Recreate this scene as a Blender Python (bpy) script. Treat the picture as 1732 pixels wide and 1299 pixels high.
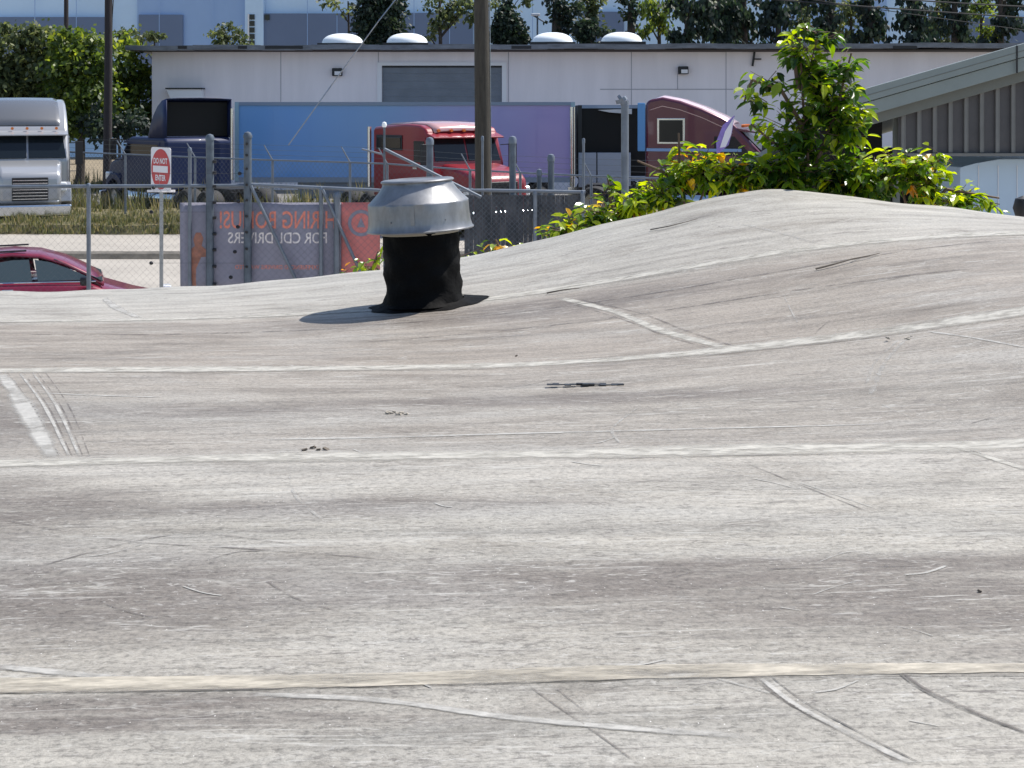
import bpy, math, random
import numpy as np
from mathutils import Vector, Matrix
random.seed(7); np.random.seed(7)
S = bpy.context.scene
for o in list(bpy.data.objects): bpy.data.objects.remove(o)

# ------------------------------------------------------------ camera / light
EYE = 3.5; F = 2400.0; U0 = 866.0; V0 = 186.0      # eye height, focal length in photo pixels, horizon row
cam = bpy.data.cameras.new('camera'); co = bpy.data.objects.new('camera', cam); S.collection.objects.link(co)
co.location = (0, 0, EYE); co.rotation_euler = (math.radians(90), 0, 0)
cam.sensor_width = 36; cam.lens = 36*F/1732; cam.shift_y = -(649.5-V0)/1732
cam.clip_start = 0.1; cam.clip_end = 2000
S.camera = co
w = bpy.data.worlds.new('World'); S.world = w; w.use_nodes = True
nt = w.node_tree; bg = nt.nodes['Background']; sky = nt.nodes.new('ShaderNodeTexSky')
SUN_EL, SUN_AZ = 57.0, 62.0            # azimuth from +Y (view direction) towards +X
sky.sky_type = 'NISHITA'; sky.sun_disc = False
sky.sun_elevation = math.radians(SUN_EL); sky.sun_rotation = math.radians(SUN_AZ)
nt.links.new(sky.outputs[0], bg.inputs[0]); bg.inputs[1].default_value = 0.11
sl = bpy.data.lights.new('sun', 'SUN'); sl.energy = 4.4; sl.angle = math.radians(0.5); sl.color = (1, .95, .88)
so = bpy.data.objects.new('sun', sl); S.collection.objects.link(so)
ce = math.cos(math.radians(SUN_EL))
sd = Vector((ce*math.sin(math.radians(SUN_AZ)), ce*math.cos(math.radians(SUN_AZ)), math.sin(math.radians(SUN_EL))))
so.rotation_euler = sd.to_track_quat('Z', 'Y').to_euler(); so.location = (20, 20, 40)
S.view_settings.view_transform = 'Standard'; S.view_settings.look = 'None'
S.view_settings.exposure = 0.6; S.view_settings.gamma = 1

# ------------------------------------------------------------ helpers
def P(u, v, Y): return Vector(((u-U0)*Y/F, Y, EYE-(v-V0)*Y/F))
def UX(u, Y): return (u-U0)*Y/F
def VZ(v, Y): return EYE-(v-V0)*Y/F

def mat(name, col, rough=.6, metal=0., vary=.0, vscale=4., bump=0., bscale=30., spec=.5, stretch=(1, 1, 1), col2=None, coat=0., emit=None):
    m = bpy.data.materials.new(name); m.use_nodes = True; t = m.node_tree; b = t.nodes['Principled BSDF']
    b.inputs['Base Color'].default_value = (*col, 1); b.inputs['Roughness'].default_value = rough
    b.inputs['Metallic'].default_value = metal; b.inputs['Specular IOR Level'].default_value = spec
    b.inputs['Coat Weight'].default_value = coat
    if vary or bump or col2:
        tc = t.nodes.new('ShaderNodeTexCoord'); mp = t.nodes.new('ShaderNodeMapping'); mp.inputs['Scale'].default_value = stretch
        t.links.new(tc.outputs['Object'], mp.inputs[0])
    if vary or col2:
        n = t.nodes.new('ShaderNodeTexNoise'); n.inputs['Scale'].default_value = vscale; n.inputs['Detail'].default_value = 7
        n.inputs['Roughness'].default_value = .65
        t.links.new(mp.outputs[0], n.inputs[0])
        r = t.nodes.new('ShaderNodeValToRGB'); e = r.color_ramp.elements
        e[0].position = .32; e[1].position = .68
        c2 = col2 or tuple(min(1, c*(1+vary)) for c in col)
        c1 = col if col2 else tuple(c*(1-vary) for c in col)
        e[0].color = (*c1, 1); e[1].color = (*c2, 1)
        t.links.new(n.outputs[0], r.inputs[0]); t.links.new(r.outputs[0], b.inputs['Base Color'])
    if bump:
        n2 = t.nodes.new('ShaderNodeTexNoise'); n2.inputs['Scale'].default_value = bscale; n2.inputs['Detail'].default_value = 5
        t.links.new(mp.outputs[0], n2.inputs[0])
        bp = t.nodes.new('ShaderNodeBump'); bp.inputs['Strength'].default_value = bump; bp.inputs['Distance'].default_value = .02
        t.links.new(n2.outputs[0], bp.inputs['Height']); t.links.new(bp.outputs[0], b.inputs['Normal'])
    if emit:
        b.inputs['Emission Color'].default_value = (*emit, 1); b.inputs['Emission Strength'].default_value = 1
    return m

def leafmat(name, ramp, transl=.35, rough=.38):
    """ramp: list of (pos, colour); read from the per-leaf attribute 'tint'"""
    m = bpy.data.materials.new(name); m.use_nodes = True; t = m.node_tree; b = t.nodes['Principled BSDF']
    at = t.nodes.new('ShaderNodeAttribute'); at.attribute_name = 'tint'
    r = t.nodes.new('ShaderNodeValToRGB'); e = r.color_ramp.elements
    e[0].position, e[0].color = ramp[0][0], (*ramp[0][1], 1); e[1].position, e[1].color = ramp[-1][0], (*ramp[-1][1], 1)
    for p, c in ramp[1:-1]:
        x = e.new(p); x.color = (*c, 1)
    t.links.new(at.outputs['Fac'], r.inputs[0]); t.links.new(r.outputs[0], b.inputs['Base Color'])
    b.inputs['Roughness'].default_value = rough
    tr = t.nodes.new('ShaderNodeBsdfTranslucent'); hs = t.nodes.new('ShaderNodeHueSaturation')
    hs.inputs['Saturation'].default_value = 1.15; hs.inputs['Value'].default_value = 2.5; hs.inputs['Hue'].default_value = .485
    t.links.new(r.outputs[0], hs.inputs['Color']); t.links.new(hs.outputs[0], tr.inputs[0])
    mx = t.nodes.new('ShaderNodeMixShader'); mx.inputs[0].default_value = transl
    t.links.new(b.outputs[0], mx.inputs[1]); t.links.new(tr.outputs[0], mx.inputs[2])
    t.links.new(mx.outputs[0], t.nodes['Material Output'].inputs[0])
    return m

class MB:
    def __init__(s): s.v = []; s.f = []
    def add(s, vs, fs):
        k = len(s.v); s.v += [tuple(x) for x in vs]; s.f += [tuple(i+k for i in f) for f in fs]; return s
    def box(s, c, d, rot=None):
        x, y, z = d[0]/2, d[1]/2, d[2]/2
        vs = [Vector((a*x, b*y, q*z)) for a in (-1, 1) for b in (-1, 1) for q in (-1, 1)]
        if rot is not None: vs = [rot @ v for v in vs]
        vs = [v+Vector(c) for v in vs]
        return s.add(vs, [(0,1,3,2),(4,6,7,5),(0,4,5,1),(2,3,7,6),(0,2,6,4),(1,5,7,3)])
    def tube(s, p0, p1, r0, r1=None, n=10, caps=True):
        p0, p1 = Vector(p0), Vector(p1); r1 = r0 if r1 is None else r1
        q = (p1-p0).to_track_quat('Z', 'Y').to_matrix()
        vs = []
        for p, r in ((p0, r0), (p1, r1)):
            for i in range(n):
                a = 2*math.pi*i/n; vs.append(p+q @ Vector((r*math.cos(a), r*math.sin(a), 0)))
        fs = [(i, (i+1) % n, n+(i+1) % n, n+i) for i in range(n)]
        if caps: fs += [tuple(range(n-1, -1, -1)), tuple(range(n, 2*n))]
        return s.add(vs, fs)
    def path(s, pts, radii, n=8):
        for i in range(len(pts)-1): s.tube(pts[i], pts[i+1], radii[i], radii[i+1], n)
        return s
    def prism(s, prof, y0, y1, axis='y'):
        n = len(prof)
        if axis == 'y': vs = [(x, y0, z) for x, z in prof]+[(x, y1, z) for x, z in prof]
        elif axis == 'x': vs = [(y0, a, z) for a, z in prof]+[(y1, a, z) for a, z in prof]
        else: vs = [(a, b, y0) for a, b in prof]+[(a, b, y1) for a, b in prof]
        return s.add(vs, [tuple(range(n)), tuple(range(2*n-1, n-1, -1))]+[(i, n+i, n+(i+1) % n, (i+1) % n) for i in range(n)])
    def lathe(s, prof, n=40, jit=None, cx=0, cy=0):
        vs = []
        for k, (r, z) in enumerate(prof):
            for i in range(n):
                a = 2*math.pi*i/n; rr = r + (jit(k, a) if jit else 0)
                vs.append((cx+rr*math.cos(a), cy+rr*math.sin(a), z))
        fs = [(k*n+i, k*n+(i+1) % n, (k+1)*n+(i+1) % n, (k+1)*n+i) for k in range(len(prof)-1) for i in range(n)]
        return s.add(vs, fs)
    def build(s, name, m, parent=None, bevel=0, smooth=False, solid=0, label=None):
        me = bpy.data.meshes.new(name); me.from_pydata(s.v, [], s.f); me.validate()
        import bmesh
        bm = bmesh.new(); bm.from_mesh(me); bmesh.ops.recalc_face_normals(bm, faces=bm.faces); bm.to_mesh(me); bm.free()
        if isinstance(m, (list, tuple)):
            for x in m: me.materials.append(x)
        else: me.materials.append(m)
        if smooth:
            me.polygons.foreach_set('use_smooth', [True]*len(me.polygons))
            if smooth != 'full':
                try: me.set_sharp_from_angle(angle=math.radians(35))
                except Exception: pass
        o = bpy.data.objects.new(name, me); S.collection.objects.link(o)
        if parent is not None: o.parent = parent
        if bevel:
            b = o.modifiers.new('bevel', 'BEVEL'); b.width = bevel; b.segments = 3; b.limit_method = 'ANGLE'; b.angle_limit = math.radians(25)
            b.use_clamp_overlap = True
        if solid:
            q = o.modifiers.new('solid', 'SOLIDIFY'); q.thickness = solid
        if label: o['label'] = label
        return o

def thing(name, label, cat, loc=(0, 0, 0), rotz=0, group=None):
    o = bpy.data.objects.new(name, None); S.collection.objects.link(o); o.empty_display_size = .2
    o.location = loc; o.rotation_euler = (0, 0, rotz); o['label'] = label; o['category'] = cat
    if group: o['group'] = group
    return o
def tag(o, label, cat, group=None):
    o['label'] = label; o['category'] = cat
    if group: o['group'] = group
    return o
def struct(o, kind='structure'): o['kind'] = kind; return o

def text_mb(txt, size, mirror=False, bold=.0, space=1.0):
    c = bpy.data.curves.new('t', 'FONT'); c.body = txt; c.size = size; c.align_x = 'CENTER'; c.align_y = 'CENTER'
    c.offset = bold; c.resolution_u = 3; c.space_character = space
    o = bpy.data.objects.new('t', c); S.collection.objects.link(o)
    bpy.context.view_layer.update()
    dg = bpy.context.evaluated_depsgraph_get(); me = bpy.data.meshes.new_from_object(o.evaluated_get(dg))
    k = -1 if mirror else 1
    mb = MB(); mb.add([(k*v.co.x, 0, v.co.y) for v in me.vertices], [tuple(p.vertices) for p in me.polygons])
    bpy.data.objects.remove(o); bpy.data.meshes.remove(me); return mb
def shift(mb, d, sx=1, sz=1):
    mb.v = [(x*sx+d[0], y+d[1], z*sz+d[2]) for x, y, z in mb.v]; return mb

# ------------------------------------------------------------ materials
M = {}
M['galv'] = mat('galvanised_steel', (.33, .35, .37), .38, .85, .18, 9, .08, 40)
M['galv_dull'] = mat('weathered_pipe', (.10, .125, .155), .5, .3, .25, 8)
M['rail'] = mat('rail_metal', (.16, .185, .22), .45, .4, .2, 6)
M['wire'] = mat('chain_link_wire', (.14, .15, .165), .45, .6)
M['wire_dark'] = mat('dark_wire', (.05, .055, .06), .6)
M['black'] = mat('black_plastic', (.012, .012, .014), .5)
M['rubber'] = mat('tyre_rubber', (.02, .02, .021), .8, 0, .2, 12)
M['bitumen'] = mat('black_bitumen_wrap', (.0022, .0022, .0025), .75, 0, .4, 9, .4, 22, spec=.12)
M['chrome'] = mat('chrome', (.62, .66, .70), .14, 1.)
M['rim'] = mat('steel_rim', (.35, .36, .38), .35, .8)
M['glass'] = mat('dark_vehicle_glass', (.008, .012, .016), .12, 0, spec=.4)
M['wood'] = mat('pole_wood', (.052, .046, .036), .85, 0, .35, 5, .5, 25, stretch=(6, 6, .6))
M['wood_dark'] = mat('dark_pole_wood', (.03, .024, .025), .85, 0, .3, 5, .4, 25, stretch=(6, 6, .6))
M['asphalt'] = mat('asphalt_lot', (.16, .155, .15), .9, 0, .15, .5, .2, 20)
M['concrete'] = mat('pale_concrete', (.33, .305, .27), .85, 0, .12, .6, .2, 15)
M['dirt'] = mat('dry_dirt', (.22, .18, .12), .95, 0, .3, .8, .5, 6)
M['kerb'] = mat('kerb_dark', (.11, .10, .085), .9, 0, .4, 3, .6, 8)
M['grass_soil'] = mat('grass_soil', (.09, .085, .04), .95, 0, 0, 2.2, .6, 8, col2=(.20, .17, .09))
M['wall_white'] = mat('white_wall_paint', (.83, .77, .785), .75, 0, .06, 1.1, .15, 5, stretch=(1, 1, .12))
M['trim_white'] = mat('white_trim', (.78, .77, .78), .6)
M['door_grey'] = mat('grey_roller_door', (.17, .19, .22), .5, .1, .1, 2)
M['roof_edge'] = mat('roof_edge_metal', (.16, .17, .19), .5, .3, .35, 1.2, stretch=(1, 1, 4))
M['dome'] = mat('skylight_dome', (.92, .95, .96), .25, 0, spec=.6)
M['whouse_light'] = mat('shaded_white_panel', (.58, .76, .95), .7, 0, .05, .15)  # white wall in sky-lit shade, the blue cast put into the colour
M['whouse_mid'] = mat('blue_panel', (.33, .48, .74), .7, 0, .05, .15)
M['whouse_grey'] = mat('grey_blue_panel', (.15, .20, .31), .7, 0, .06, .15)
M['bark'] = mat('bark', (.05, .04, .032), .9, 0, .4, 6, .6, 14, stretch=(3, 3, .6))
M['shed_fascia'] = mat('green_grey_fascia', (.215, .25, .245), .5, .15, .07, 1.5)
M['shed_fascia2'] = mat('grey_rake_trim', (.15, .16, .145), .55, .1, .08, 2)
M['shed_wall'] = mat('grey_rib_siding', (.085, .082, .085), .6, .1, .12, 3)
M['shed_rib'] = mat('siding_rib', (.17, .17, .165), .5, .2, .1, 3)
M['pale_box'] = mat('pale_blue_white_panel', (.50, .62, .74), .5, 0, .04, 1)

# ------------------------------------------------------------ roof height field
ctl = []
def add_ctl(Y, lst):
    for u, v in lst: ctl.append((UX(u, Y), Y, (v-V0)*Y/F))
YC, YB, YA, YT, YE = 2.15, 3.64, 5.09, 6.56, 8.0
add_ctl(YC, [(0, 1165), (430, 1157), (866, 1148), (1290, 1137), (1732, 1127)])
add_ctl(YB, [(0, 785), (430, 776), (866, 768), (1290, 760), (1732, 749)])
add_ctl(YA, [(0, 628), (500, 623), (866, 617), (1230, 592), (1500, 562), (1732, 527)])
add_ctl(YT, [(0, 545), (400, 537), (620, 525), (866, 502), (1050, 474), (1250, 440), (1500, 408), (1732, 395)])
add_ctl(YE, [(0, 492), (200, 490), (350, 483), (480, 472), (620, 460), (800, 430), (900, 410), (1000, 385), (1100, 360),
             (1200, 335), (1290, 322), (1380, 325), (1500, 340), (1600, 350), (1732, 368)])
ctl += [(-6, 2, .93), (-6, 8, 1.06), (6, 2, .78), (6, 8, .72), (0, .6, .86), (-6, 5, .98), (6, 5, .74), (2.4, .6, .82), (-2.4, .6, .9)]
C3 = np.array(ctl)
def phi(r2): return np.where(r2 > 1e-12, r2*np.log(np.maximum(r2, 1e-12))*.5, 0)
n_ = len(C3); r2 = ((C3[:, None, :2]-C3[None, :, :2])**2).sum(-1)
A_ = np.zeros((n_+3, n_+3)); A_[:n_, :n_] = phi(r2)+np.eye(n_)*.01
A_[:n_, n_] = 1; A_[:n_, n_+1:] = C3[:, :2]; A_[n_, :n_] = 1; A_[n_+1:, :n_] = C3[:, :2].T
W_ = np.linalg.solve(A_, np.r_[C3[:, 2], 0, 0, 0])
def drop(X, Y):
    X = np.atleast_1d(np.asarray(X, float)); Y = np.atleast_1d(np.asarray(Y, float))
    q = phi((X[:, None]-C3[None, :, 0])**2+(Y[:, None]-C3[None, :, 1])**2)
    return q @ W_[:n_]+W_[n_]+W_[n_+1]*X+W_[n_+2]*Y
def rz(x, y): return EYE-float(drop(x, y)[0])
def on_roof(u, v):
    ys = np.linspace(.9, 8.0, 700); xs = (u-U0)*ys/F
    g = (v-V0)*ys/F-drop(xs, ys)
    i = np.argmax(g > 0) if (g > 0).any() else len(ys)-1
    y = ys[i]; x = xs[i]; return Vector((x, y, rz(x, y)))

# ------------------------------------------------------------ ground, road, grass
def sheet(name, x0, x1, y0, y1, z, m, nx=1, ny=1):
    mb = MB(); vs = []; fs = []
    for j in range(ny+1):
        for i in range(nx+1): vs.append((x0+(x1-x0)*i/nx, y0+(y1-y0)*j/ny, z))
    for j in range(ny):
        for i in range(nx): a = j*(nx+1)+i; fs.append((a, a+1, a+nx+2, a+nx+1))
    mb.add(vs, fs); return struct(mb.build(name, m))
sheet('ground', -500, 500, -300, 900, 0, M['dirt'])
sheet('parking_lot', -90, 90, -30, 33.2, .008, M['concrete'])
sheet('road', -90, 90, 33.9, 39.9, .004, M['concrete'])
sheet('truck_yard', -90, 90, 47.5, 61, .006, M['asphalt'])
mb = MB()
mb.prism([(33.2, 0), (33.3, .13), (33.9, .13), (33.95, 0)], -90, 90, 'x')
struct(mb.build('kerb', M['kerb'], bevel=.02))
# grass verge: low bank with an eroded front edge
mb = MB(); vs = []; fs = []; nx = 180
for i in range(nx+1):
    x = -60+120*i/nx
    e = .25*math.sin(x*1.3)+.2*math.sin(x*3.1+1)+.12*random.random()
    for y, z in ((39.9+e*.4, 0), (40.05+e*.4, .22+.04*random.random()), (41.5, .34+.05*random.random()), (44, .4+.08*random.random()), (47.6, .0)):
        vs.append((x, y, z))
for i in range(nx):
    for k in range(4): a = i*5+k; fs.append((a, a+5, a+6, a+1))
mb.add(vs, fs); struct(mb.build('grass_verge', M['grass_soil'], smooth=True))

def blades(name, spots, hmin, hmax, m, wid=.03, label=None):
    """tufts of tapered blades"""
    vs = []; fs = []; tint = []
    for (x, y, z, n, s, h) in spots:
        for k in range(n):
            a = random.uniform(0, 6.28); r = abs(random.gauss(0, s)); bx, by = x+r*math.cos(a), y+r*math.sin(a)
            hh = h*random.uniform(.5, 1.1); lean = random.uniform(0, .45)*hh; b = random.uniform(0, 6.28)
            dx, dy = math.cos(b), math.sin(b); ww = wid*random.uniform(.6, 1.3)
            px, py = -dy*ww/2, dx*ww/2; k0 = len(vs)
            vs += [(bx-px, by-py, z), (bx+px, by+py, z), (bx+px*.8+dx*lean*.4, by+py*.8+dy*lean*.4, z+hh*.6), (bx-px*.8+dx*lean*.4, by-py*.8+dy*lean*.4, z+hh*.6), (bx+dx*lean, by+dy*lean, z+hh)]
            fs += [(k0, k0+1, k0+2, k0+3), (k0+3, k0+2, k0+4)]; t = random.random(); tint += [t, t]
    return leaf_obj(name, vs, fs, tint, m)
def leaf_obj(name, vs, fs, tint, m, parent=None):
    me = bpy.data.meshes.new(name); me.from_pydata([tuple(v) for v in vs], [], fs); me.materials.append(m)
    at = me.attributes.new('tint', 'FLOAT', 'FACE'); at.data.foreach_set('value', np.array(tint, np.float32))
    o = bpy.data.objects.new(name, me); S.collection.objects.link(o)
    if parent is not None: o.parent = parent
    return o
M['drygrass'] = leafmat('dry_grass', [(0, (.045, .06, .02)), (.5, (.12, .13, .05)), (1, (.26, .22, .11))], .3, .7)
sp = []
for i in range(700):
    x = random.uniform(-22, 0); y = random.uniform(43.2, 46.8); sp.append((x, y, .2, 14, .18, random.choice((.45, .7, 1.1))*(.6+.4*math.sin(x*1.7)**2)))
struct(blades('tall_weeds', sp, 0, 0, M['drygrass'], .035), 'stuff')
sp = []
for i in range(2300):
    y = 39.9+3.7*random.random()**1.7; sp.append((random.uniform(-22, 2), y, min(.3, .02+(y-39.9)*1.2), 12, .22, random.uniform(.06, .28)))
struct(blades('verge_grass', sp, 0, 0, M['drygrass'], .03), 'stuff')
sp = [(x, random.uniform(60.5, 61.5), .0, 25, .35, random.choice((.5, 1.0))) for x in np.linspace(-24, -14, 60)]
struct(blades('yard_weeds', sp, 0, 0, M['drygrass'], .05), 'stuff')

# ------------------------------------------------------------ foreground building with membrane roof
bld = thing('roofed_building', 'low building whose pale grey membrane roof fills the foreground and swells up on the right', 'building', (0, 4, 0))
RX = 6.2
def roof_material():
    m = bpy.data.materials.new('roof_membrane'); m.use_nodes = True; t = m.node_tree; b = t.nodes['Principled BSDF']; L = t.links.new
    tc = t.nodes.new('ShaderNodeTexCoord'); O = tc.outputs['Object']
    def mapping(sc, rot=(0, 0, 0), loc=(0, 0, 0)):
        q = t.nodes.new('ShaderNodeMapping'); q.inputs['Scale'].default_value = sc; q.inputs['Rotation'].default_value = rot; q.inputs['Location'].default_value = loc
        L(O, q.inputs[0]); return q.outputs[0]
    def noise(vec, s, d=6, r=.6, dist=0):
        n = t.nodes.new('ShaderNodeTexNoise'); n.inputs['Scale'].default_value = s; n.inputs['Detail'].default_value = d
        n.inputs['Roughness'].default_value = r; n.inputs['Distortion'].default_value = dist; L(vec, n.inputs[0]); return n.outputs[0]
    def ramp(f, stops):
        r = t.nodes.new('ShaderNodeValToRGB'); e = r.color_ramp.elements
        e[0].position, e[0].color = stops[0][0], (*stops[0][1], 1); e[1].position, e[1].color = stops[-1][0], (*stops[-1][1], 1)
        for p, c in stops[1:-1]: x = e.new(p); x.color = (*c, 1)
        L(f, r.inputs[0]); return r.outputs[0]
    def mix(fac, a, c, mode='MIX'):
        q = t.nodes.new('ShaderNodeMix'); q.data_type = 'RGBA'; q.blend_type = mode
        if isinstance(fac, (int, float)): q.inputs[0].default_value = fac
        else: L(fac, q.inputs[0])
        for k, x in ((6, a), (7, c)):
            if isinstance(x, tuple): q.inputs[k].default_value = (*x, 1)
            else: L(x, q.inputs[k])
        return q.outputs[2]
    def math_(op, a, c):
        q = t.nodes.new('ShaderNodeMath'); q.operation = op; q.use_clamp = False
        for k, x in ((0, a), (1, c)):
            if isinstance(x, (int, float)): q.inputs[k].default_value = x
            else: L(x, q.inputs[k])
        return q.outputs[0]
    g = lambda k: (k, k, k)
    sep = t.nodes.new('ShaderNodeSeparateXYZ'); L(O, sep.inputs[0])
    # sheets of slightly different age between the seams (object y = world y - 4)
    wob = noise(mapping((.5, .5, 1)), 1.0, 3)
    yy = math_('ADD', sep.outputs[1], math_('MULTIPLY', math_('SUBTRACT', wob, .5), .12))
    yn = math_('DIVIDE', math_('ADD', yy, 4.0), 8.2)
    base = ramp(yn, [(0, (0.292, 0.280, 0.250)), (.255, (0.289, 0.274, 0.244)), (.27, (0.276, 0.259, 0.228)), (.36, (0.284, 0.268, 0.236)), (.44, (0.320, 0.301, 0.269)),
                     (.452, (0.244, 0.223, 0.196)), (.52, (0.248, 0.228, 0.200)), (.61, (0.264, 0.240, 0.210)), (.622, (0.244, 0.218, 0.188)), (.78, (0.260, 0.233, 0.202)), (.80, (0.313, 0.296, 0.265)), (1, (0.345, 0.335, 0.306))])
    # long faint streaks along the rolls
    st = ramp(noise(mapping((.35, 5, 1)), 2.2, 9, .66, .4), [(.28, g(.66)), (.48, g(1)), (.72, g(1.22))])
    mot = ramp(noise(mapping((1, 2.4, 1), (0, 0, .25)), 1.5, 8, .68, 1.2), [(.32, (.72, .70, .685)), (.48, g(1)), (.66, g(1.13))])
    c = mix(1.0, mix(1.0, base, st, 'MULTIPLY'), mot, 'MULTIPLY')
    st2 = ramp(noise(mapping((.8, 22, 1), (0, 0, .03)), 1.6, 8, .7, .2), [(.34, g(.60)), (.46, g(1)), (.62, g(1.0)), (.74, g(1.28))])
    nr = ramp(yn, [(.30, g(.6)), (.60, g(.45)), (.82, g(.15))])
    c = mix(nr, c, st2, 'MULTIPLY')
    # dirty water stains: patches that dried along the roof
    def blob(cx, cy, rx, ry):
        q = t.nodes.new('ShaderNodeMapping'); q.inputs['Location'].default_value = (-cx/rx, -(cy-4)/ry, 0); q.inputs['Scale'].default_value = (1/rx, 1/ry, 0)
        L(O, q.inputs[0])
        ln = t.nodes.new('ShaderNodeVectorMath'); ln.operation = 'LENGTH'; L(q.outputs[0], ln.inputs[0])
        e = math_('SUBTRACT', 1.0, ln.outputs['Value']); mx_ = math_('MAXIMUM', e, 0.0); return math_('MINIMUM', math_('MULTIPLY', mx_, 1.6), 1.0)
    dist = noise(mapping((1.2, 5, 1)), 2.6, 9, .72, .6)
    s = None
    for cx, cy, rx, ry in ((-.75, 2.62, .75, .36), (.1, 2.58, 1.2, .15), (.9, 2.45, 1.0, .22), (-1.6, 2.85, 1.1, .4), (-.35, 3.15, .7, .12),
                           (-1.62, 4.15, .5, .45), (-1.15, 4.3, 1.1, .16), (-1.5, 3.3, .7, .3), (1.6, 2.55, 1.3, .16), (.5, 2.66, 1.6, .09), (0, 6.2, 1.6, .3), (-.6, 2.02, .8, .045), (-1.15, 3.2, .5, .25), (1.1, 2.22, .6, .07), (-.55, 2.08, .45, .05), (2.0, 2.5, .7, .2), (.15, 4.4, 1.2, .14)):
        k = blob(cx, cy, rx, ry); s = k if s is None else math_('MAXIMUM', s, k)
    s = math_('MULTIPLY', s, ramp(dist, [(.28, g(0)), (.50, g(1))]))
    c = mix(math_('MULTIPLY', s, .85), c, (.132, .115, .102))
    # whitish washed patches
    wsh = ramp(noise(mapping((.5, 1.6, 1), loc=(3, 1, 0)), 1.3, 8, .7, .8), [(.5, g(0)), (.68, g(1))])
    c = mix(math_('MULTIPLY', wsh, .45), c, (.36, .352, .33))
    # granules: dark pits and pale mineral chips
    fine = noise(mapping((1, 1.0, 1)), 95, 3, .8)
    c = mix(.75, c, ramp(fine, [(.32, g(.60)), (.5, g(1)), (.68, g(1.22))]), 'MULTIPLY')
    med = noise(mapping((1, 2.0, 1), (0, 0, .05)), 40, 5, .72)
    c = mix(ramp(yn, [(.30, g(.75)), (.60, g(.5)), (.85, g(.2))]), c, ramp(med, [(.36, g(.50)), (.47, g(1)), (.58, g(1)), (.70, g(1.28))]), 'MULTIPLY')
    crk = ramp(noise(mapping((.9, 2.5, 1), (0, 0, .04)), 32, 4, .62, .9), [(.575, g(0)), (.64, g(1))])
    brt = ramp(noise(mapping((.9, 2.7, 1), (0, 0, -.05), (4, 7, 0)), 38, 4, .62, .9), [(.585, g(0)), (.66, g(1))])
    msk = ramp(noise(mapping((1, 2.2, 1), loc=(2, 5, 0)), 2.2, 5, .6, .5), [(.38, g(.15)), (.62, g(1))])
    near = ramp(yn, [(.28, g(1)), (.62, g(.35))])
    c = mix(math_('MULTIPLY', math_('MULTIPLY', math_('MULTIPLY', crk, .8), near), msk), c, (.115, .104, .095))
    c = mix(math_('MULTIPLY', math_('MULTIPLY', math_('MULTIPLY', brt, .75), near), msk), c, (.43, .42, .395))
    # wandering hairlines: drag marks and wrinkles, dark and pale
    for k_, (rot_, sc_, off, colr, wid_, amt_) in enumerate(((-.13, (.55, 5, 1), (0, 0, 0), (.105, .093, .085), .010, .75), (.04, (.35, 7, 1), (5, 3, 0), (.12, .108, .10), .008, .7), (-.05, (.45, 6, 1), (1, 8, 0), (.45, .44, .41), .011, .7),
                                                       (.10, (.8, 4, 1), (7, 1, 0), (.44, .43, .40), .007, .6), (-.5, (.5, 2.4, 1), (2, 2, 0), (.13, .118, .11), .0035, .6), (.35, (.6, 2.0, 1), (4, 9, 0), (.42, .41, .38), .0035, .5))):
        hn = noise(mapping(sc_, (0, 0, rot_), off), 1.7, 5, .55, .5)
        ln_ = ramp(hn, [(.5-wid_, g(0)), (.5, g(1)), (.5+wid_, g(0))])
        mk = ramp(noise(mapping((.8, 2.6, 1), loc=(3*k_, k_, 0)), 3.1, 6, .7), [(.47, g(0)), (.57, g(1))])
        c = mix(math_('MULTIPLY', math_('MULTIPLY', ln_, mk), amt_), c, colr)
    vor = t.nodes.new('ShaderNodeTexVoronoi'); vor.inputs['Scale'].default_value = 85; L(mapping((1, .55, 1)), vor.inputs[0])
    chip = ramp(vor.outputs['Distance'], [(.05, g(1)), (.11, g(0))])
    sel = ramp(noise(mapping((1, 1, 1), loc=(9, 2, 0)), 60, 1, .5), [(.55, g(0)), (.60, g(1))])
    c = mix(math_('MULTIPLY', chip, sel), c, (.62, .61, .58))
    L(c, b.inputs['Base Color']); b.inputs['Roughness'].default_value = .62; b.inputs['Specular IOR Level'].default_value = .28
    bp = t.nodes.new('ShaderNodeBump'); bp.inputs['Strength'].default_value = .32; bp.inputs['Distance'].default_value = .006
    L(math_('ADD', fine, math_('MULTIPLY', med, 2.2)), bp.inputs['Height'])
    bp2 = t.nodes.new('ShaderNodeBump'); bp2.inputs['Strength'].default_value = .5; bp2.inputs['Distance'].default_value = .012
    L(noise(mapping((.35, 4, 1)), 2.2, 6, .6, .4), bp2.inputs['Height']); L(bp.outputs[0], bp2.inputs['Normal']); L(bp2.outputs[0], b.inputs['Normal'])
    return m
M['roof'] = roof_material()
nx, ny = 220, 200
xs = np.linspace(-RX, RX, nx+1); ys = np.linspace(-1.5, YE, ny+1)
gx, gy = np.meshgrid(xs, ys); gz = EYE-drop(gx.ravel(), np.maximum(gy.ravel(), .3))
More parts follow.
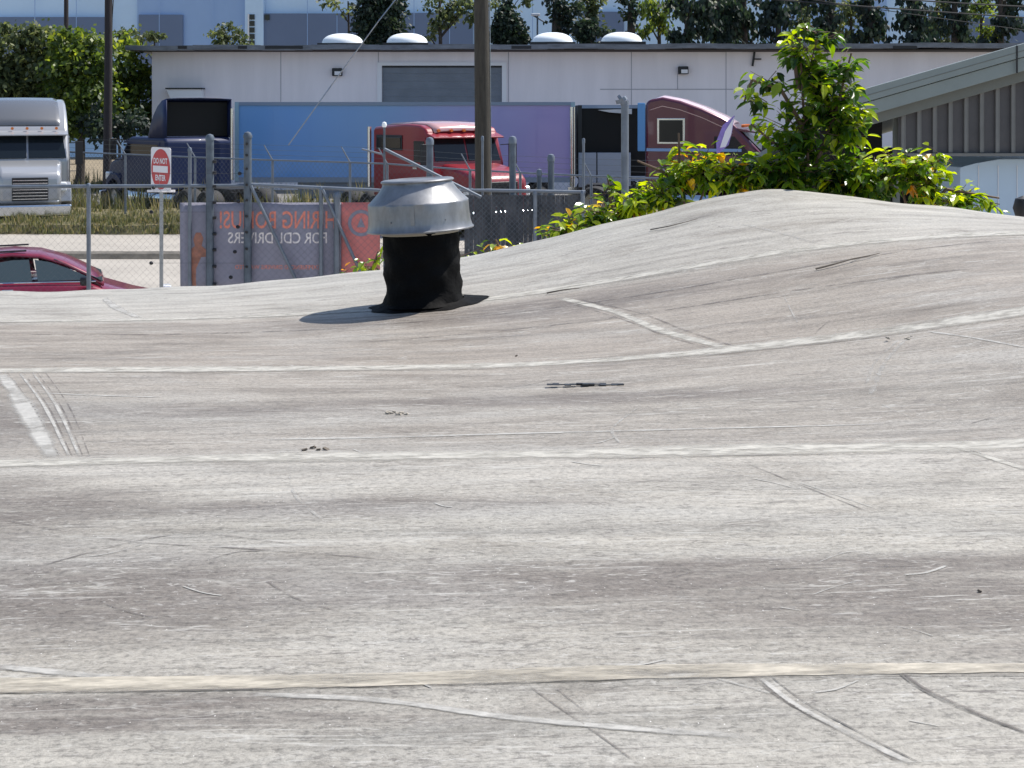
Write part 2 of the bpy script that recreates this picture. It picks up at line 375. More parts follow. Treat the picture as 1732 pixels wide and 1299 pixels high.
# a hand-laid edge is never dead straight
wig = .012*np.sin(gx.ravel()*5.3)+.008*np.sin(gx.ravel()*13.1+1)
vs = [(x, y-4+(wg if y > YE-.01 else 0), z+(.25*wg if y > 7.5 else 0)) for x, y, z, wg in zip(gx.ravel(), gy.ravel(), gz, wig)]
fs = [(j*(nx+1)+i, j*(nx+1)+i+1, (j+1)*(nx+1)+i+1, (j+1)*(nx+1)+i) for j in range(ny) for i in range(nx)]
k0 = len(vs)      # turned-down far edge
for i in range(nx+1):
    x, y, z = vs[ny*(nx+1)+i]; vs.append((x, y+.012, z-.05)); vs.append((x, y+.004, z-.16))
for i in range(nx):
    a = ny*(nx+1)+i; b_ = k0+2*i; fs += [(a, a+1, b_+2, b_), (b_, b_+2, b_+3, b_+1)]
mb = MB(); mb.v = vs; mb.f = fs
roof = mb.build('roof', M['roof'], bld, smooth='full')
mb = MB()
pts = [(x, rz(x, 7.9)-.12) for x in np.linspace(-RX+.1, RX-.1, 60)]
for (y0, y1) in ((3.82, 3.95), (-5.4, -5.3)):
    vv = [(x, y0, 0) for x, z in pts]+[(x, y0, z) for x, z in pts]+[(x, y1, 0) for x, z in pts]+[(x, y1, z) for x, z in pts]
    n = len(pts); ff = []
    for i in range(n-1):
        ff += [(i, i+1, n+i+1, n+i), (2*n+i, 3*n+i, 3*n+i+1, 2*n+i+1), (n+i, n+i+1, 3*n+i+1, 3*n+i)]
    mb.add(vv, ff)
for sx in (-1, 1): mb.box((sx*(RX-.1), -.75, 1.15), (.12, 9.1, 2.3))
mb.build('wall', M['wall_white'], bld)

def patchy(name, col, amt=.55, scale=9, stretch=(1, 6, 1), rough=.65, soft=.8):
    m = mat(name, col, rough, 0, .22, 45, stretch=(.7, 1.6, 1)); t = m.node_tree; b = t.nodes['Principled BSDF']
    tc = t.nodes.new('ShaderNodeTexCoord'); mp = t.nodes.new('ShaderNodeMapping'); mp.inputs['Scale'].default_value = stretch
    n = t.nodes.new('ShaderNodeTexNoise'); n.inputs['Scale'].default_value = scale; n.inputs['Detail'].default_value = 8; n.inputs['Roughness'].default_value = .7
    r = t.nodes.new('ShaderNodeValToRGB'); r.color_ramp.elements[0].position = amt-.14; r.color_ramp.elements[1].position = amt+.14
    r.color_ramp.elements[0].color = (1, 1, 1, 1); r.color_ramp.elements[1].color = (0, 0, 0, 1)
    t.links.new(tc.outputs['Object'], mp.inputs[0]); t.links.new(mp.outputs[0], n.inputs[0]); t.links.new(n.outputs[0], r.inputs[0]); at = t.nodes.new('ShaderNodeAttribute'); at.attribute_name = 'edge'; mr = t.nodes.new('ShaderNodeMapRange'); mr.inputs[2].default_value = soft
    mu = t.nodes.new('ShaderNodeMath'); mu.operation = 'MULTIPLY'; t.links.new(at.outputs['Fac'], mr.inputs[0]); t.links.new(mr.outputs[0], mu.inputs[0]); t.links.new(r.outputs[0], mu.inputs[1]); t.links.new(mu.outputs[0], b.inputs['Alpha'])
    return m
M['seam'] = patchy('seam_cream', (.385, .37, .33), .60, 5, (2, 5, 1))
M['seam_warm'] = patchy('seam_warm_cream', (.40, .365, .30), .54, 4, (1.2, 6, 1), soft=.1)
M['seam_dark'] = patchy('seam_dark_line', (.10, .09, .08), .49, 3, (1, 3, 1))  # narrow dark line along the near edge of each seam
M['scuff_pale'] = patchy('scuff_pale', (.36, .35, .325), .60, 9, (1, 1, 1))
M['scuff_thin'] = patchy('scuff_thin', (.37, .36, .335), .47, 14, (1, 1, 1))
M['scuff_dark'] = patchy('scuff_dark', (.13, .115, .105), .44, 9, (1, 1, 1))
M['crease'] = patchy('open_crease', (.105, .098, .09), .52, 12, (1, 1, 1), soft=.6)

def ribbon(pts, wid, lift, name, m, parent, jit=.15, label=None, thick=0):
    """strip that follows the roof through world points (x,y); width may be a list"""
    pts = [Vector((p[0], p[1])) for p in pts]; q = []
    segs = 14
    for i in range(len(pts)-1):          # Catmull-Rom
        p0 = pts[max(i-1, 0)]; p1 = pts[i]; p2 = pts[i+1]; p3 = pts[min(i+2, len(pts)-1)]
        for k in range(segs):
            t_ = k/segs; q.append(.5*((2*p1)+(p2-p0)*t_+(2*p0-5*p1+4*p2-p3)*t_*t_+(3*p1-p0-3*p2+p3)*t_**3))
    q.append(pts[-1]); vs = []; n = len(q)
    for i, p in enumerate(q):
        d = (q[min(i+1, n-1)]-q[max(i-1, 0)]).normalized(); nn = Vector((-d.y, d.x))
        f_ = i/(n-1); ww = wid if not isinstance(wid, (list, tuple)) else wid[0]*(1-f_)+wid[1]*f_
        ww *= 1+.16*math.sin(p.x*2.3+p.y*7)+.1*math.sin(p.x*6.1+p.y*3)
        if jit: ww *= 1+jit*random.uniform(-1, 1)
        for s_ in (-.5, -.17, .17, .5):
            a = p+nn*ww*s_; vs.append((a.x, a.y-4, rz(a.x, a.y)+lift))
    fs = [(4*i+k, 4*i+k+1, 4*i+k+5, 4*i+k+4) for i in range(n-1) for k in range(3)]
    mb = MB(); mb.v = vs; mb.f = fs
    o = mb.build(name, m, parent, smooth='full', label=label)
    e = []
    for i in range(n): q_ = min(1, i/(n*.12), (n-1-i)/(n*.12)); e += [0, q_, q_, 0]
    at = o.data.attributes.new('edge', 'FLOAT', 'POINT'); at.data.foreach_set('value', np.array(e, np.float32))
    return o
def R(u, v): p = on_roof(u, v); return (p.x, p.y)
def rib_px(px, wid, name, m, lift=.0013, jit=.15, ext=None): return ribbon([R(*p) for p in px], wid, lift, name, m, roof, jit)
def seam(Y, wid, m, lift=.0015):
    line = [(x, Y+.01*math.sin(x*1.9+Y)+.006*math.sin(x*5+Y*3)) for x in np.linspace(-RX+.2, RX-.2, 34)]
    ribbon(line, wid, lift, 'seam', m, roof, .1)
    ribbon([(x, y-wid/2-.003) for x, y in line], .005, lift+.0006, 'seam_lip', M['seam_dark'], roof, .5)
seam(YC, .050, M['seam_warm']); seam(YB, .125, M['seam']); seam(YA, .13, M['seam']); seam(YT+.02, .12, M['seam'])
# cross laps, scuffs and creases
rib_px([(2, 632), (42, 690), (90, 778)], .075, 'scuff_mark', M['scuff_pale'])
for dx, m_ in ((20, 'scuff_dark'), (40, 'scuff_pale'), (47, 'scuff_dark'), (62, 'scuff_pale'), (70, 'scuff_dark'), (84, 'scuff_dark')):
    rib_px([(-8+dx, 630), (38+dx*.95, 690), (85+dx*.8, 774)], .014 if m_ == 'scuff_pale' else .006, 'scuff_mark', M[m_])
rib_px([(170, 498), (195, 520), (235, 538)], .05, 'scuff_mark', M['scuff_pale'])
rib_px([(940, 503), (1040, 528), (1120, 560), (1240, 592)], .05, 'cross_lap', M['seam'])
rib_px([(960, 503), (1080, 530), (1160, 560), (1262, 592)], .016, 'scuff_mark', M['scuff_dark'])
rib_px([(955, 512), (1050, 540), (1130, 570), (1210, 592)], .012, 'scuff_mark', M['scuff_dark'])
rib_px([(1255, 380), (1310, 392), (1385, 413)], .03, 'scuff_mark', M['scuff_thin'])
rib_px([(1570, 562), (1640, 572), (1740, 590)], .02, 'scuff_mark', M['scuff_pale'])
rib_px([(1590, 750), (1650, 768), (1740, 796)], .03, 'cross_lap', M['seam'])
rib_px([(1610, 752), (1670, 772), (1740, 790)], .01, 'scuff_mark', M['scuff_dark'])
rib_px([(1495, 1118), (1545, 1160), (1620, 1200), (1740, 1248)], (.004, .010), 'open_crease', M['crease'])
rib_px([(1510, 1126), (1560, 1166), (1640, 1205), (1740, 1244)], .01, 'scuff_mark', M['scuff_dark'])
rib_px([(1268, 1145), (1330, 1190), (1430, 1245), (1530, 1296)], .005, 'scuff_mark', M['scuff_dark'], jit=.5)
rib_px([(1300, 1145), (1360, 1190), (1460, 1243), (1560, 1296)], .0035, 'scuff_mark', M['crease'], jit=.5)
rib_px([(1285, 1150), (1345, 1194), (1440, 1244), (1545, 1298)], .012, 'scuff_mark', M['scuff_pale'])
rib_px([(895, 1163), (940, 1195), (1005, 1240), (1080, 1296)], .004, 'scuff_mark', M['scuff_dark'])
rib_px([(940, 1165), (1000, 1212)], .003, 'scuff_mark', M['scuff_dark'])
rib_px([(430, 1176), (640, 1190), (866, 1220), (1100, 1240), (1280, 1248)], .018, 'scuff_mark', M['scuff_pale'])
rib_px([(-10, 1130), (90, 1138), (210, 1150), (330, 1158)], .02, 'scuff_mark', M['scuff_pale'])
rib_px([(440, 744), (640, 741), (866, 734), (1200, 726), (1500, 718)], .022, 'scuff_mark', M['scuff_pale'])
rib_px([(60, 665), (170, 670), (270, 673)], .02, 'scuff_mark', M['scuff_pale'])
rib_px([(60, 960), (300, 905), (520, 925)], .01, 'scuff_mark', M['scuff_dark'])
rib_px([(-5, 880), (200, 915), (420, 930), (700, 950)], .008, 'scuff_mark', M['scuff_dark'])
rib_px([(450, 985), (500, 1015), (580, 1038)], .01, 'scuff_mark', M['scuff_dark'])
rib_px([(1080, 690), (1050, 712), (1035, 730), (1050, 752)], .010, 'scuff_mark', M['scuff_thin'])
rib_px([(1535, 572), (1500, 610), (1480, 650), (1472, 670)], .02, 'scuff_mark', M['scuff_thin'])
rib_px([(1520, 575), (1480, 615), (1466, 650)], .012, 'scuff_mark', M['scuff_thin'])
rib_px([(1405, 542), (1385, 558), (1378, 568)], .008, 'scuff_mark', M['scuff_dark'])
rib_px([(1325, 500), (1340, 530), (1350, 548)], .01, 'scuff_mark', M['scuff_thin'])
rib_px([(1300, 965), (1400, 962), (1560, 960)], .009, 'scuff_mark', M['scuff_dark'])
rib_px([(1345, 815), (1420, 840), (1500, 868)], .006, 'scuff_mark', M['scuff_thin'])
rib_px([(1250, 780), (1360, 825), (1480, 870)], .006, 'scuff_mark', M['scuff_dark'])
rib_px([(490, 800), (500, 840), (545, 880)], .010, 'scuff_mark', M['scuff_thin'])
for i in range(36):       # feet and dragged tools leave faint arcs all over the sheets
    u_, v_ = random.uniform(20, 1700), 640+620*random.random()**.8; a_ = random.choice((-1, 1, 1))*random.uniform(.15, .5); L_ = random.uniform(30, 120); bow = random.uniform(-.18, .18)*L_
    du, dv = L_*math.cos(a_), L_*math.sin(a_)*.55
    rib_px([(u_-du/2, v_-dv/2), (u_, v_+bow*.4), (u_+du/2, v_+dv/2)], random.uniform(.003, .009), 'scuff_mark', M[random.choice(('scuff_thin', 'scuff_thin', 'scuff_pale', 'scuff_dark'))])
for v0, v1 in ((558, 448), (530, 405)):
    rib_px([(600, v0+22), (866, v0), (1300, (v0+v1)/2-4), (1735, v1)], .028, 'scuff_mark', M['scuff_dark'])
rib_px([(40, 566), (300, 566), (600, 555)], .03, 'scuff_mark', M['scuff_dark'])

# ------------------------------------------------------------ roof vent
vp = on_roof(718, 516)
vent = thing('roof_vent', 'round galvanised vent hood on a black wrapped shaft, standing on the grey roof', 'vent', (vp.x, vp.y, vp.z))
vent.rotation_euler = (math.radians(-1.0), math.radians(-3.2), .3)
def jitshaft(k, a): return .004*math.sin(3*a+k*1.1)+.0035*math.sin(7*a-k*.7)+random.uniform(-.002, .002)
mb = MB()
prof = [(.176, z) for z in np.linspace(.352, .06, 16)]+[(.18, .04), (.188, .02), (.205, .010)]
mb.lathe(prof, 64, jitshaft); mb.build('shaft', M['bitumen'], vent, smooth=True)
mb = MB()
def jf(k, a): return (.07*max(0, math.cos(a))**3+.05*max(0, math.cos(a-math.pi))**4+.012*math.sin(5*a+1)+.008*math.sin(11*a))*(k/3)
vs = []; n = 64; prof = [(.185, .022), (.195, .014), (.208, .009), (.215, .004)]
mb.lathe(prof, n, jf)
# lay it on the roof surface
mi = Matrix.Rotation(.3, 4, 'Z')
nv = []
for i, (x, y, z) in enumerate(mb.v):
    k = i//n; wx, wy = vp.x+x, vp.y+y
    nv.append((wx, wy, rz(wx, wy)+[.022, .012, .007, .003][k]))
MWi = (Matrix.Translation((vp.x, vp.y, vp.z)) @ vent.rotation_euler.to_matrix().to_4x4()).inverted()
mb.v = [tuple(MWi @ Vector(p)) for p in nv]
mb.build('flashing', M['bitumen'], vent, smooth=True)
M['hood'] = mat('galvanised_hood', (.235, .24, .25), .42, .65, .35, 7, .05, 18, stretch=(1, 1, .5))
mb = MB()
mb.lathe([(.17, .372), (.2, .366), (.238, .352), (.247, .350), (.249, .356), (.243, .364), (.2375, .39), (.235, .43), (.234, .474), (.233, .480), (.228, .485),
          (.208, .505), (.19, .525), (.176, .543), (.166, .558), (.161, .567), (.160, .573)], 72, lambda k, a: .0012*math.sin(3*a+k*.7)+.0009*math.sin(8*a+k)+.0006*math.sin(17*a-k*2))
mb.build('hood', M['hood'], vent, smooth=True)
mb = MB()
mb.lathe([(.160, .571), (.168, .573), (.171, .578), (.168, .583), (.161, .586), (.13, .588), (.12, .582), (.06, .585), (0.001, .587)], 72)
mb.build('top_rim', M['hood'], vent, smooth=True)
mb = MB(); mb.lathe([(.181, .335), (.181, .374), (.1, .374)], 64)
mb.build('collar', mat('tan_collar', (.42, .38, .31), .6), vent, smooth=True)
mb = MB()
for i in range(12):
    z0, z1 = .39+.08*i/12, .39+.08*(i+1)/12; rr = .2385-.0035*i/12; mb.box((rr*math.cos(4.35), rr*math.sin(4.35), (z0+z1)/2), (.004, .018, z1-z0), Matrix.Rotation(4.35, 3, 'Z'))
mb.build('lap_joint', M['hood'], vent)
hood = [c for c in vent.children if c.name.startswith('hood')][0]
for a in (0.6, 1.7, 2.8, 3.9, 5.0, 6.1):
    mb = MB(); mb.tube((.236*math.cos(a), .236*math.sin(a), .405), (.2405*math.cos(a), .2405*math.sin(a), .405), .004, n=8); mb.build('rivet', M['hood'], hood)

# ------------------------------------------------------------ debris on the roof
M['twig'] = mat('dry_twig', (.12, .10, .08), .85); M['bleached'] = mat('bleached_bark', (.38, .34, .28), .85, 0, .2, 30)
def twig(px, r, label, cat='twig', lift=.004, m='twig', branch=None):
    pts = [on_roof(*p) for p in px]; b0 = pts[0]; n = len(pts)
    mb = MB(); loc = [(p-b0)+Vector((0, 0, lift+r+.006*math.sin(math.pi*i/(n-1)))) for i, p in enumerate(pts)]
    mb.path(loc, [r*(1-.6*i/(n-1)) for i in range(n)], 6)
    if branch: mb.path([loc[n//2], loc[n//2]+Vector(branch)], [r*.7, r*.3], 5)
    o = mb.build('twig', M[m]); o.location = b0; tag(o, label, cat); return o
twig([(1380, 458), (1410, 452), (1440, 444), (1470, 438), (1488, 432)], .0045, 'long thin curved twig lying on the upper right of the roof, below the vine', branch=(.05, .05, .004))
twig([(1100, 391), (1130, 387), (1155, 381), (1180, 373)], .0035, 'slender twig lying near the roof edge beside the vine shadow')
twig([(925, 499), (945, 497), (965, 494), (980, 491)], .004, 'short crooked twig on the seam just right of the roof vent')
mb = MB(); p = on_roof(990, 654)   # flat strip of bark
for i in range(13):
    x = -.115+.23*i/12; mb.box((x*1.0, .0, .002+.001*math.sin(i*1.7)), (.021, .02+.010*math.sin(i*2.3), .002+.005*(i in (5, 6, 7))), Matrix.Rotation(.06*math.sin(i*3), 3, 'X'))
o = mb.build('bark_strip', M['black']); o.location = p+Vector((0, 0, .004)); tag(o, 'flat black strip of debris lying alone in the middle of the roof', 'debris')
def chips(u, v, label, n, spread, m):
    p = on_roof(u, v); mb = MB()
    for i in range(n):
        x = random.uniform(-spread, spread); y = random.uniform(-.04, .04); s_ = random.uniform(.004, .010)
        mb.box((x, y, .003), (s_*1.6, s_, .004), Matrix.Rotation(random.uniform(-.6, .6), 3, 'Z') @ Matrix.Rotation(random.uniform(-.5, .5), 3, 'Y'))
    o = mb.build('bark_chips', M[m]); o.location = p; tag(o, label, 'debris')
chips(672, 700, 'small scatter of pale chips on the roof, left of centre', 10, .035, 'bleached')
chips(1522, 573, 'pale curled bark pieces on the long seam at the right', 8, .05, 'bleached')
chips(535, 761, 'few dark crumbs on the seam below and left of the vent', 6, .03, 'twig')
chips(1645, 995, 'single dark crumb on the stained roof at far right', 1, .003, 'twig')
chips(873, 601, 'dark crumb just above the middle roof seam', 1, .002, 'twig')

# ------------------------------------------------------------ leafy plants behind the roof edge
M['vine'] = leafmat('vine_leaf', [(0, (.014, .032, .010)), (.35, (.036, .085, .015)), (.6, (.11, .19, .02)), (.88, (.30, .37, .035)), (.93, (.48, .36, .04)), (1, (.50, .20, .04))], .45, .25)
M['stem'] = mat('vine_stem', (.14, .09, .06), .8)
def leaf(vs, fs, tint, p, d, L, W, t):
    """one pointed, folded, curled leaf: p base, d direction"""
    d = d.normalized(); side = d.cross(Vector((random.uniform(-.4, .4), random.uniform(-.4, .4), 1)))
    if side.length < .1: side = Vector((1, 0, 0))
    side.normalize(); up = side.cross(d).normalized(); k = len(vs); cu = random.uniform(.1, .35)*L; fo = random.uniform(.1, .3)*W
    prof = ((0, 0), (.22, .38), (.48, .5), (.75, .30), (1, 0))
    cen = [p+d*L*a-up*cu*a*a for a, _ in prof]
    vs += cen
    for a, b in prof[1:4]:
        c = p+d*L*a-up*cu*a*a; vs.append(c+side*W*b+up*fo); 
    for a, b in prof[1:4]:
        c = p+d*L*a-up*cu*a*a; vs.append(c-side*W*b+up*fo)
    # centre 0..4, left 5,6,7, right 8,9,10
    fs += [(k, k+1, k+5), (k+1, k+2, k+6, k+5), (k+2, k+3, k+7, k+6), (k+3, k+4, k+7),
           (k, k+8, k+1), (k+1, k+8, k+9, k+2), (k+2, k+9, k+10, k+3), (k+3, k+10, k+4)]
    tint += [t]*8
def plant(name, label, cat, base, clumps, stems, lsize=.10, group=None, orange=.05, sunny=0.0):
    """clumps: (centre, (rx,ry,rz), leaves). stems: list of point lists"""
    root = thing(name, label, cat, base, 0, group); B = Vector(base)
    vs, fs, tint = [], [], []
    sm = MB()
    for c, rad, n in clumps:
        nb = max(2, n//7)
        for k in range(nb):
            while True:
                q = Vector([random.uniform(-1, 1) for _ in range(3)])
                if q.length < 1: break
            q *= (q.length**-.25 if q.length > .01 else 1)
            tip = c+Vector((q.x*rad[0], q.y*rad[1], q.z*rad[2]))
            out = Vector((q.x, q.y, q.z*.4)); out = out.normalized() if out.length > .01 else Vector((1, 0, 0))
            start = tip-out*.16+Vector((0, 0, -.04)); sm.path([start-B, tip-B], [.003, .0015], 4)
            bt = min(1, max(0, random.gauss(.44+.16*q.z, .2)+sunny))  # leaf tint rises with height and sunny: sunlight put into the colour
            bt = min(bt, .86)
            if random.random() < orange: bt = random.uniform(.93, 1)
            for j in range(7):
                f_ = j/6; bp = start.lerp(tip, f_); a = random.uniform(0, 6.28)
                d = Vector((math.cos(a)*.8, math.sin(a)*.8, random.uniform(-.9, .35)))+out*.4
                L = lsize*random.uniform(.4, 1.2); t = min(1, max(0, bt+random.gauss(0, .12))) if bt < .92 else bt
                if t > .88 and bt < .92: t = .88
                leaf(vs, fs, tint, bp-B+d.normalized()*.01, d, L, L*random.uniform(.42, .6), t)
    for st in stems:
        sm.path([Vector(p)-B for p in st], [.014*(1-.6*i/(len(st)-1)) for i in range(len(st))], 7)
    leaf_obj('foliage', vs, fs, tint, M['vine'], root); sm.build('stems', M['stem'], root, smooth=True)
    return root
YV = 8.45
def cl(u, v, ru, rv, n, Y=YV, ry=.22):
    p = P(u, v, Y); k = Y/F; return (p, (ru*k, ry, rv*k), n)
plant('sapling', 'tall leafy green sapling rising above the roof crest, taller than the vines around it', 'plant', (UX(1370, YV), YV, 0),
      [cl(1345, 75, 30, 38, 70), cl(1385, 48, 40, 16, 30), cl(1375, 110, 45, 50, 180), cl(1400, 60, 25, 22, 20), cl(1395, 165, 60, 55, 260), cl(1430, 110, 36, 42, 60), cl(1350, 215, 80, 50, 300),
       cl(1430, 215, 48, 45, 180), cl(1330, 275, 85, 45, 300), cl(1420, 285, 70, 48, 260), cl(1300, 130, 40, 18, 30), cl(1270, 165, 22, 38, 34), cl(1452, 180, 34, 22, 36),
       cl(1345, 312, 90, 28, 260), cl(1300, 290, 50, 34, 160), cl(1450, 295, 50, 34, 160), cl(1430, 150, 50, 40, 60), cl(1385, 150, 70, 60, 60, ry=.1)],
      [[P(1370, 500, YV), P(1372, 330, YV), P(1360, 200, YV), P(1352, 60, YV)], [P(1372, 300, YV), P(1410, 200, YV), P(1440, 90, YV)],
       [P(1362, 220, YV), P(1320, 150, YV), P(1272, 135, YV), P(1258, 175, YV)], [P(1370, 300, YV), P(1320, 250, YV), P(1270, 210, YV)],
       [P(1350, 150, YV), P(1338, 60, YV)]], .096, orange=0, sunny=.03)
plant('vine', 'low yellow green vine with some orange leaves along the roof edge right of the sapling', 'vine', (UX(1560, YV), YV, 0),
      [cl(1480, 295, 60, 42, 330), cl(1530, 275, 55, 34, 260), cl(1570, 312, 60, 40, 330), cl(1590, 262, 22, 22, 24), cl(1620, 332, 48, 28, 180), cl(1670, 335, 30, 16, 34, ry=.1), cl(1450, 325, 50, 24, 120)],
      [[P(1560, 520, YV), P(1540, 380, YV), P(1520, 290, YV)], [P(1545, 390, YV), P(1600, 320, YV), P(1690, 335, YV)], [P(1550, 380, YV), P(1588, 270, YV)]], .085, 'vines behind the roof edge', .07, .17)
plant('vine', 'tangled vine with leaves tinted sunny yellow along the sloping roof edge left of the sapling', 'vine', (UX(1160, YV), YV, 0),
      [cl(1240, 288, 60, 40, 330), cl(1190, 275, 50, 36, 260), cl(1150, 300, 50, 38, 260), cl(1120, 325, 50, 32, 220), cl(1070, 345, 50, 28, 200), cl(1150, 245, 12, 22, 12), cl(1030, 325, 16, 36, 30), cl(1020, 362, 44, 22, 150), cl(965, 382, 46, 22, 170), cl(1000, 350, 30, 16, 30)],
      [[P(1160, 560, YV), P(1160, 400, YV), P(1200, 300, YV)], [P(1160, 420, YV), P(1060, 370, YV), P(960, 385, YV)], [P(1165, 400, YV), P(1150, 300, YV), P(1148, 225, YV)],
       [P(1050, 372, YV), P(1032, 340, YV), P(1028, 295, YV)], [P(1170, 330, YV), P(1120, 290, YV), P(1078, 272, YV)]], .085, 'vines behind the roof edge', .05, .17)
plant('vine', 'small orange and green sprig poking over the roof edge just right of the vent', 'vine', (UX(850, YV), YV, 0),
      [cl(840, 412, 18, 12, 22, ry=.08), cl(880, 414, 24, 8, 14, ry=.08), cl(925, 395, 18, 14, 22, ry=.08), cl(812, 420, 12, 8, 8, ry=.08)], [[P(850, 640, YV), P(850, 430, YV), P(838, 405, YV)]], .075, 'vines behind the roof edge', .4, .2)
plant('vine', 'small yellow green sprig poking over the roof edge just left of the vent', 'vine', (UX(625, YV), YV, 0),
      [cl(620, 446, 32, 12, 34, ry=.08), cl(643, 430, 12, 14, 16, ry=.06), cl(585, 458, 14, 6, 8, ry=.06)], [[P(625, 680, YV), P(625, 470, YV), P(640, 425, YV)]], .07, 'vines behind the roof edge', .2, .28)

# ------------------------------------------------------------ near fence (about 17 m away)
YN = 17.0; kN = F/YN
def zN(v, Y=YN): return VZ(v, Y)
def chain(mb, p0, p1, z0, z1, step, r, off=0.0):
    """diagonal wires of chain link between two plan points"""
    p0, p1 = Vector((p0[0], p0[1], 0)), Vector((p1[0], p1[1], 0)); Ln = (p1-p0).length; d = (p1-p0)/Ln; h = z1-z0
    k = -h
    while k < Ln:
        for s_ in (1, -1):
            a0, a1 = max(k, 0), min(k+h, Ln)
            if a1 <= a0: continue
            if s_ == 1: za, zb = z0+(a0-k), z0+(a1-k)
            else: za, zb = z1-(a0-k), z1-(a1-k)
            A = p0+d*a0+Vector((0, 0, za)); B = p0+d*a1+Vector((0, 0, zb)); nn = Vector((-d.y, d.x, 0))*r*s_
            mb.tube(A+nn, B+nn, r, n=3, caps=False)
        k += step
fx0, fx1 = UX(-70, YN), UX(990, YN); ZR = zN(316)
fence = thing('chain_link_fence', 'near galvanised chain link fence with thick posts and diagonal braces, carrying the banner', 'fence', (0, YN, 0))
def at0(p): return Vector((p[0], p[1]-YN, p[2]))
for name, a, b, z0, z1 in (('top_rail', -70, 418, 316, 314), ('top_rail', 418, 640, 312, 322), ('top_rail', 822, 990, 322, 325)):
    mb = MB(); mb.tube((UX(a, YN), 0, zN(z0)), (UX(b, YN), 0, zN(z1)), .022, n=12); mb.build(name, M['rail'], fence, smooth=True)
mb = MB(); mb.tube((UX(640, YN), 0, zN(322)), (UX(822, YN), 0, zN(322)), .02, n=12); mb.build('top_rail', M['rail'], fence, smooth=True)
def post(u, vtop, r, parent=fence, name='post', Y=YN, dy=0, m='rail', cap=True, lean=0):
    mb = MB(); x = UX(u, Y); z = zN(vtop, Y)
    mb.tube((x+lean*z, dy, 0), (x, dy, z), r, n=14)
    if cap:
        mb.lathe([(r*1.15, z-.03), (r*1.15, z), (r*.8, z+r*.7), (0.001, z+r)], 14, cx=x, cy=dy)
    return mb.build(name, M[m], parent, smooth=True)
for u, v, r in ((150, 313, .026), (321, 252, .022), (543, 318, .026), (-40, 313, .026), (655, 318, .026), (570, 330, .04), (985, 325, .026), (905, 325, .026)): post(u, v, r)
for u in (355, 419):
    p = post(u, 233 if u == 355 else 229, .048, m='galv_dull')
mb = MB(); q = [(425, 314, 500, 470), (546, 320, 608, 455)]
for a, b, c, d in q:
    mb = MB(); mb.tube((UX(a, YN), -.03, zN(b)), (UX(c, YN), -.03, zN(d)), .02, n=10); mb.tube((UX(c, YN), -.03, zN(d)), (UX(c+(c-a)*.7, YN), -.03, zN(d+(d-b)*.7)), .02, n=10)
    mb.build('brace', M['rail'], fence, smooth=True)
mb = MB(); chain(mb, (fx0, .03), (UX(418, YN), .03), .1, ZR, .085, .0008)
chain(mb, (UX(418, YN), .03), (UX(822, YN), .03), .1, ZR-.02, .085, .0013); mb.build('chain_link_mesh', M['wire'], fence)
mb = MB(); chain(mb, (UX(790, YN), .03), (fx1, .03), .1, zN(328), .062, .0026); mb.build('dark_mesh', M['galv_dull'], fence)
M['screen'] = mat('privacy_screen', (.035, .038, .045), .9, 0, 0, 5, .3, 30, col2=(.13, .13, .14), stretch=(1.5, 1, .5))
mb = MB(); n = 26
for i in range(n):
    x0_, x1_ = UX(785, YN)+(UX(986, YN)-UX(785, YN))*i/n, UX(785, YN)+(UX(986, YN)-UX(785, YN))*(i+1)/n
    mb.box(((x0_+x1_)/2, .07+.006*(i % 2), 1.2), (x1_-x0_-.002, .006, 2.55))
mb.build('privacy_slats', M['screen'], fence)
for v in (243, 262, 285, 312, 338, 365, 392, 420, 450):       # insulators on the second thick post
    mb = MB(); mb.tube((UX(419, YN)-.01, -.05, zN(v)), (UX(419, YN)+.005, -.085, zN(v)), .017, n=8); mb.build('insulator', M['black'], fence)
    mb = MB(); mb.tube((UX(355, YN)+.045, -.02, zN(v+30)), (UX(355, YN)+.08, -.02, zN(v+30)), .02, n=8); mb.build('insulator', M['black'], fence)
for u, v in ((407, 293), (405, 340), (404, 383), (399, 425), (392, 468), (262, 317), (258, 358), (258, 444)):
    mb = MB(); mb.lathe([(.001, zN(v)-.024), (.02, zN(v)-.014), (.026, zN(v)), (.02, zN(v)+.014), (.001, zN(v)+.024)], 10, cx=UX(u, YN), cy=-.06); mb.build('wire_tensioner', M['black'], fence, smooth=True)
mb = MB()
for v in (317, 358, 444, 293, 340): mb.tube((UX(256, YN), -.06, zN(v)), (UX(419, YN), -.06, zN(v)), .0016, n=4)
mb.build('electric_wire', M['wire_dark'], fence)

# free standing pipe posts beyond the vent
def pipe(u, vtop, r, Y, label, m='galv_dull', tip='cap'):
    t = thing('steel_post', label, 'post', (UX(u, Y), Y, 0), 0, 'steel posts beyond the vent'); z = VZ(vtop, Y)
    mb = MB(); mb.tube((0, 0, 0), (0, 0, z), r, n=14); mb.build('pole', M[m], t, smooth=True)
    mb = MB()
    if tip == 'cap': mb.lathe([(r*1.2, z-.05), (r*1.2, z), (r*.9, z+r*.8), (.001, z+r*1.1)], 14)
    else:
        mb.path([(0, 0, z), (-.01, 0, z+.05), (-.04, 0, z+.09), (-.07, 0, z+.07), (-.06, 0, z+.02)], [r*1.1, r*1.2, r*1.2, r*1.1, r], 10)
    mb.build('cap', M['rail'], t, smooth=True)
pipe(727, 238, .042, 17.6, 'thick grey steel post left of the wooden pole, in front of the red truck')
pipe(867, 236, .042, 17.6, 'thick grey steel post just right of the wooden pole, at the red truck nose')
pipe(932, 266, .040, 17.8, 'short steel post with a pale cap in front of the purple trailer end')
pipe(912, 290, .030, 17.8, 'shortest dark steel post before the purple trailer, left of the pale capped one')
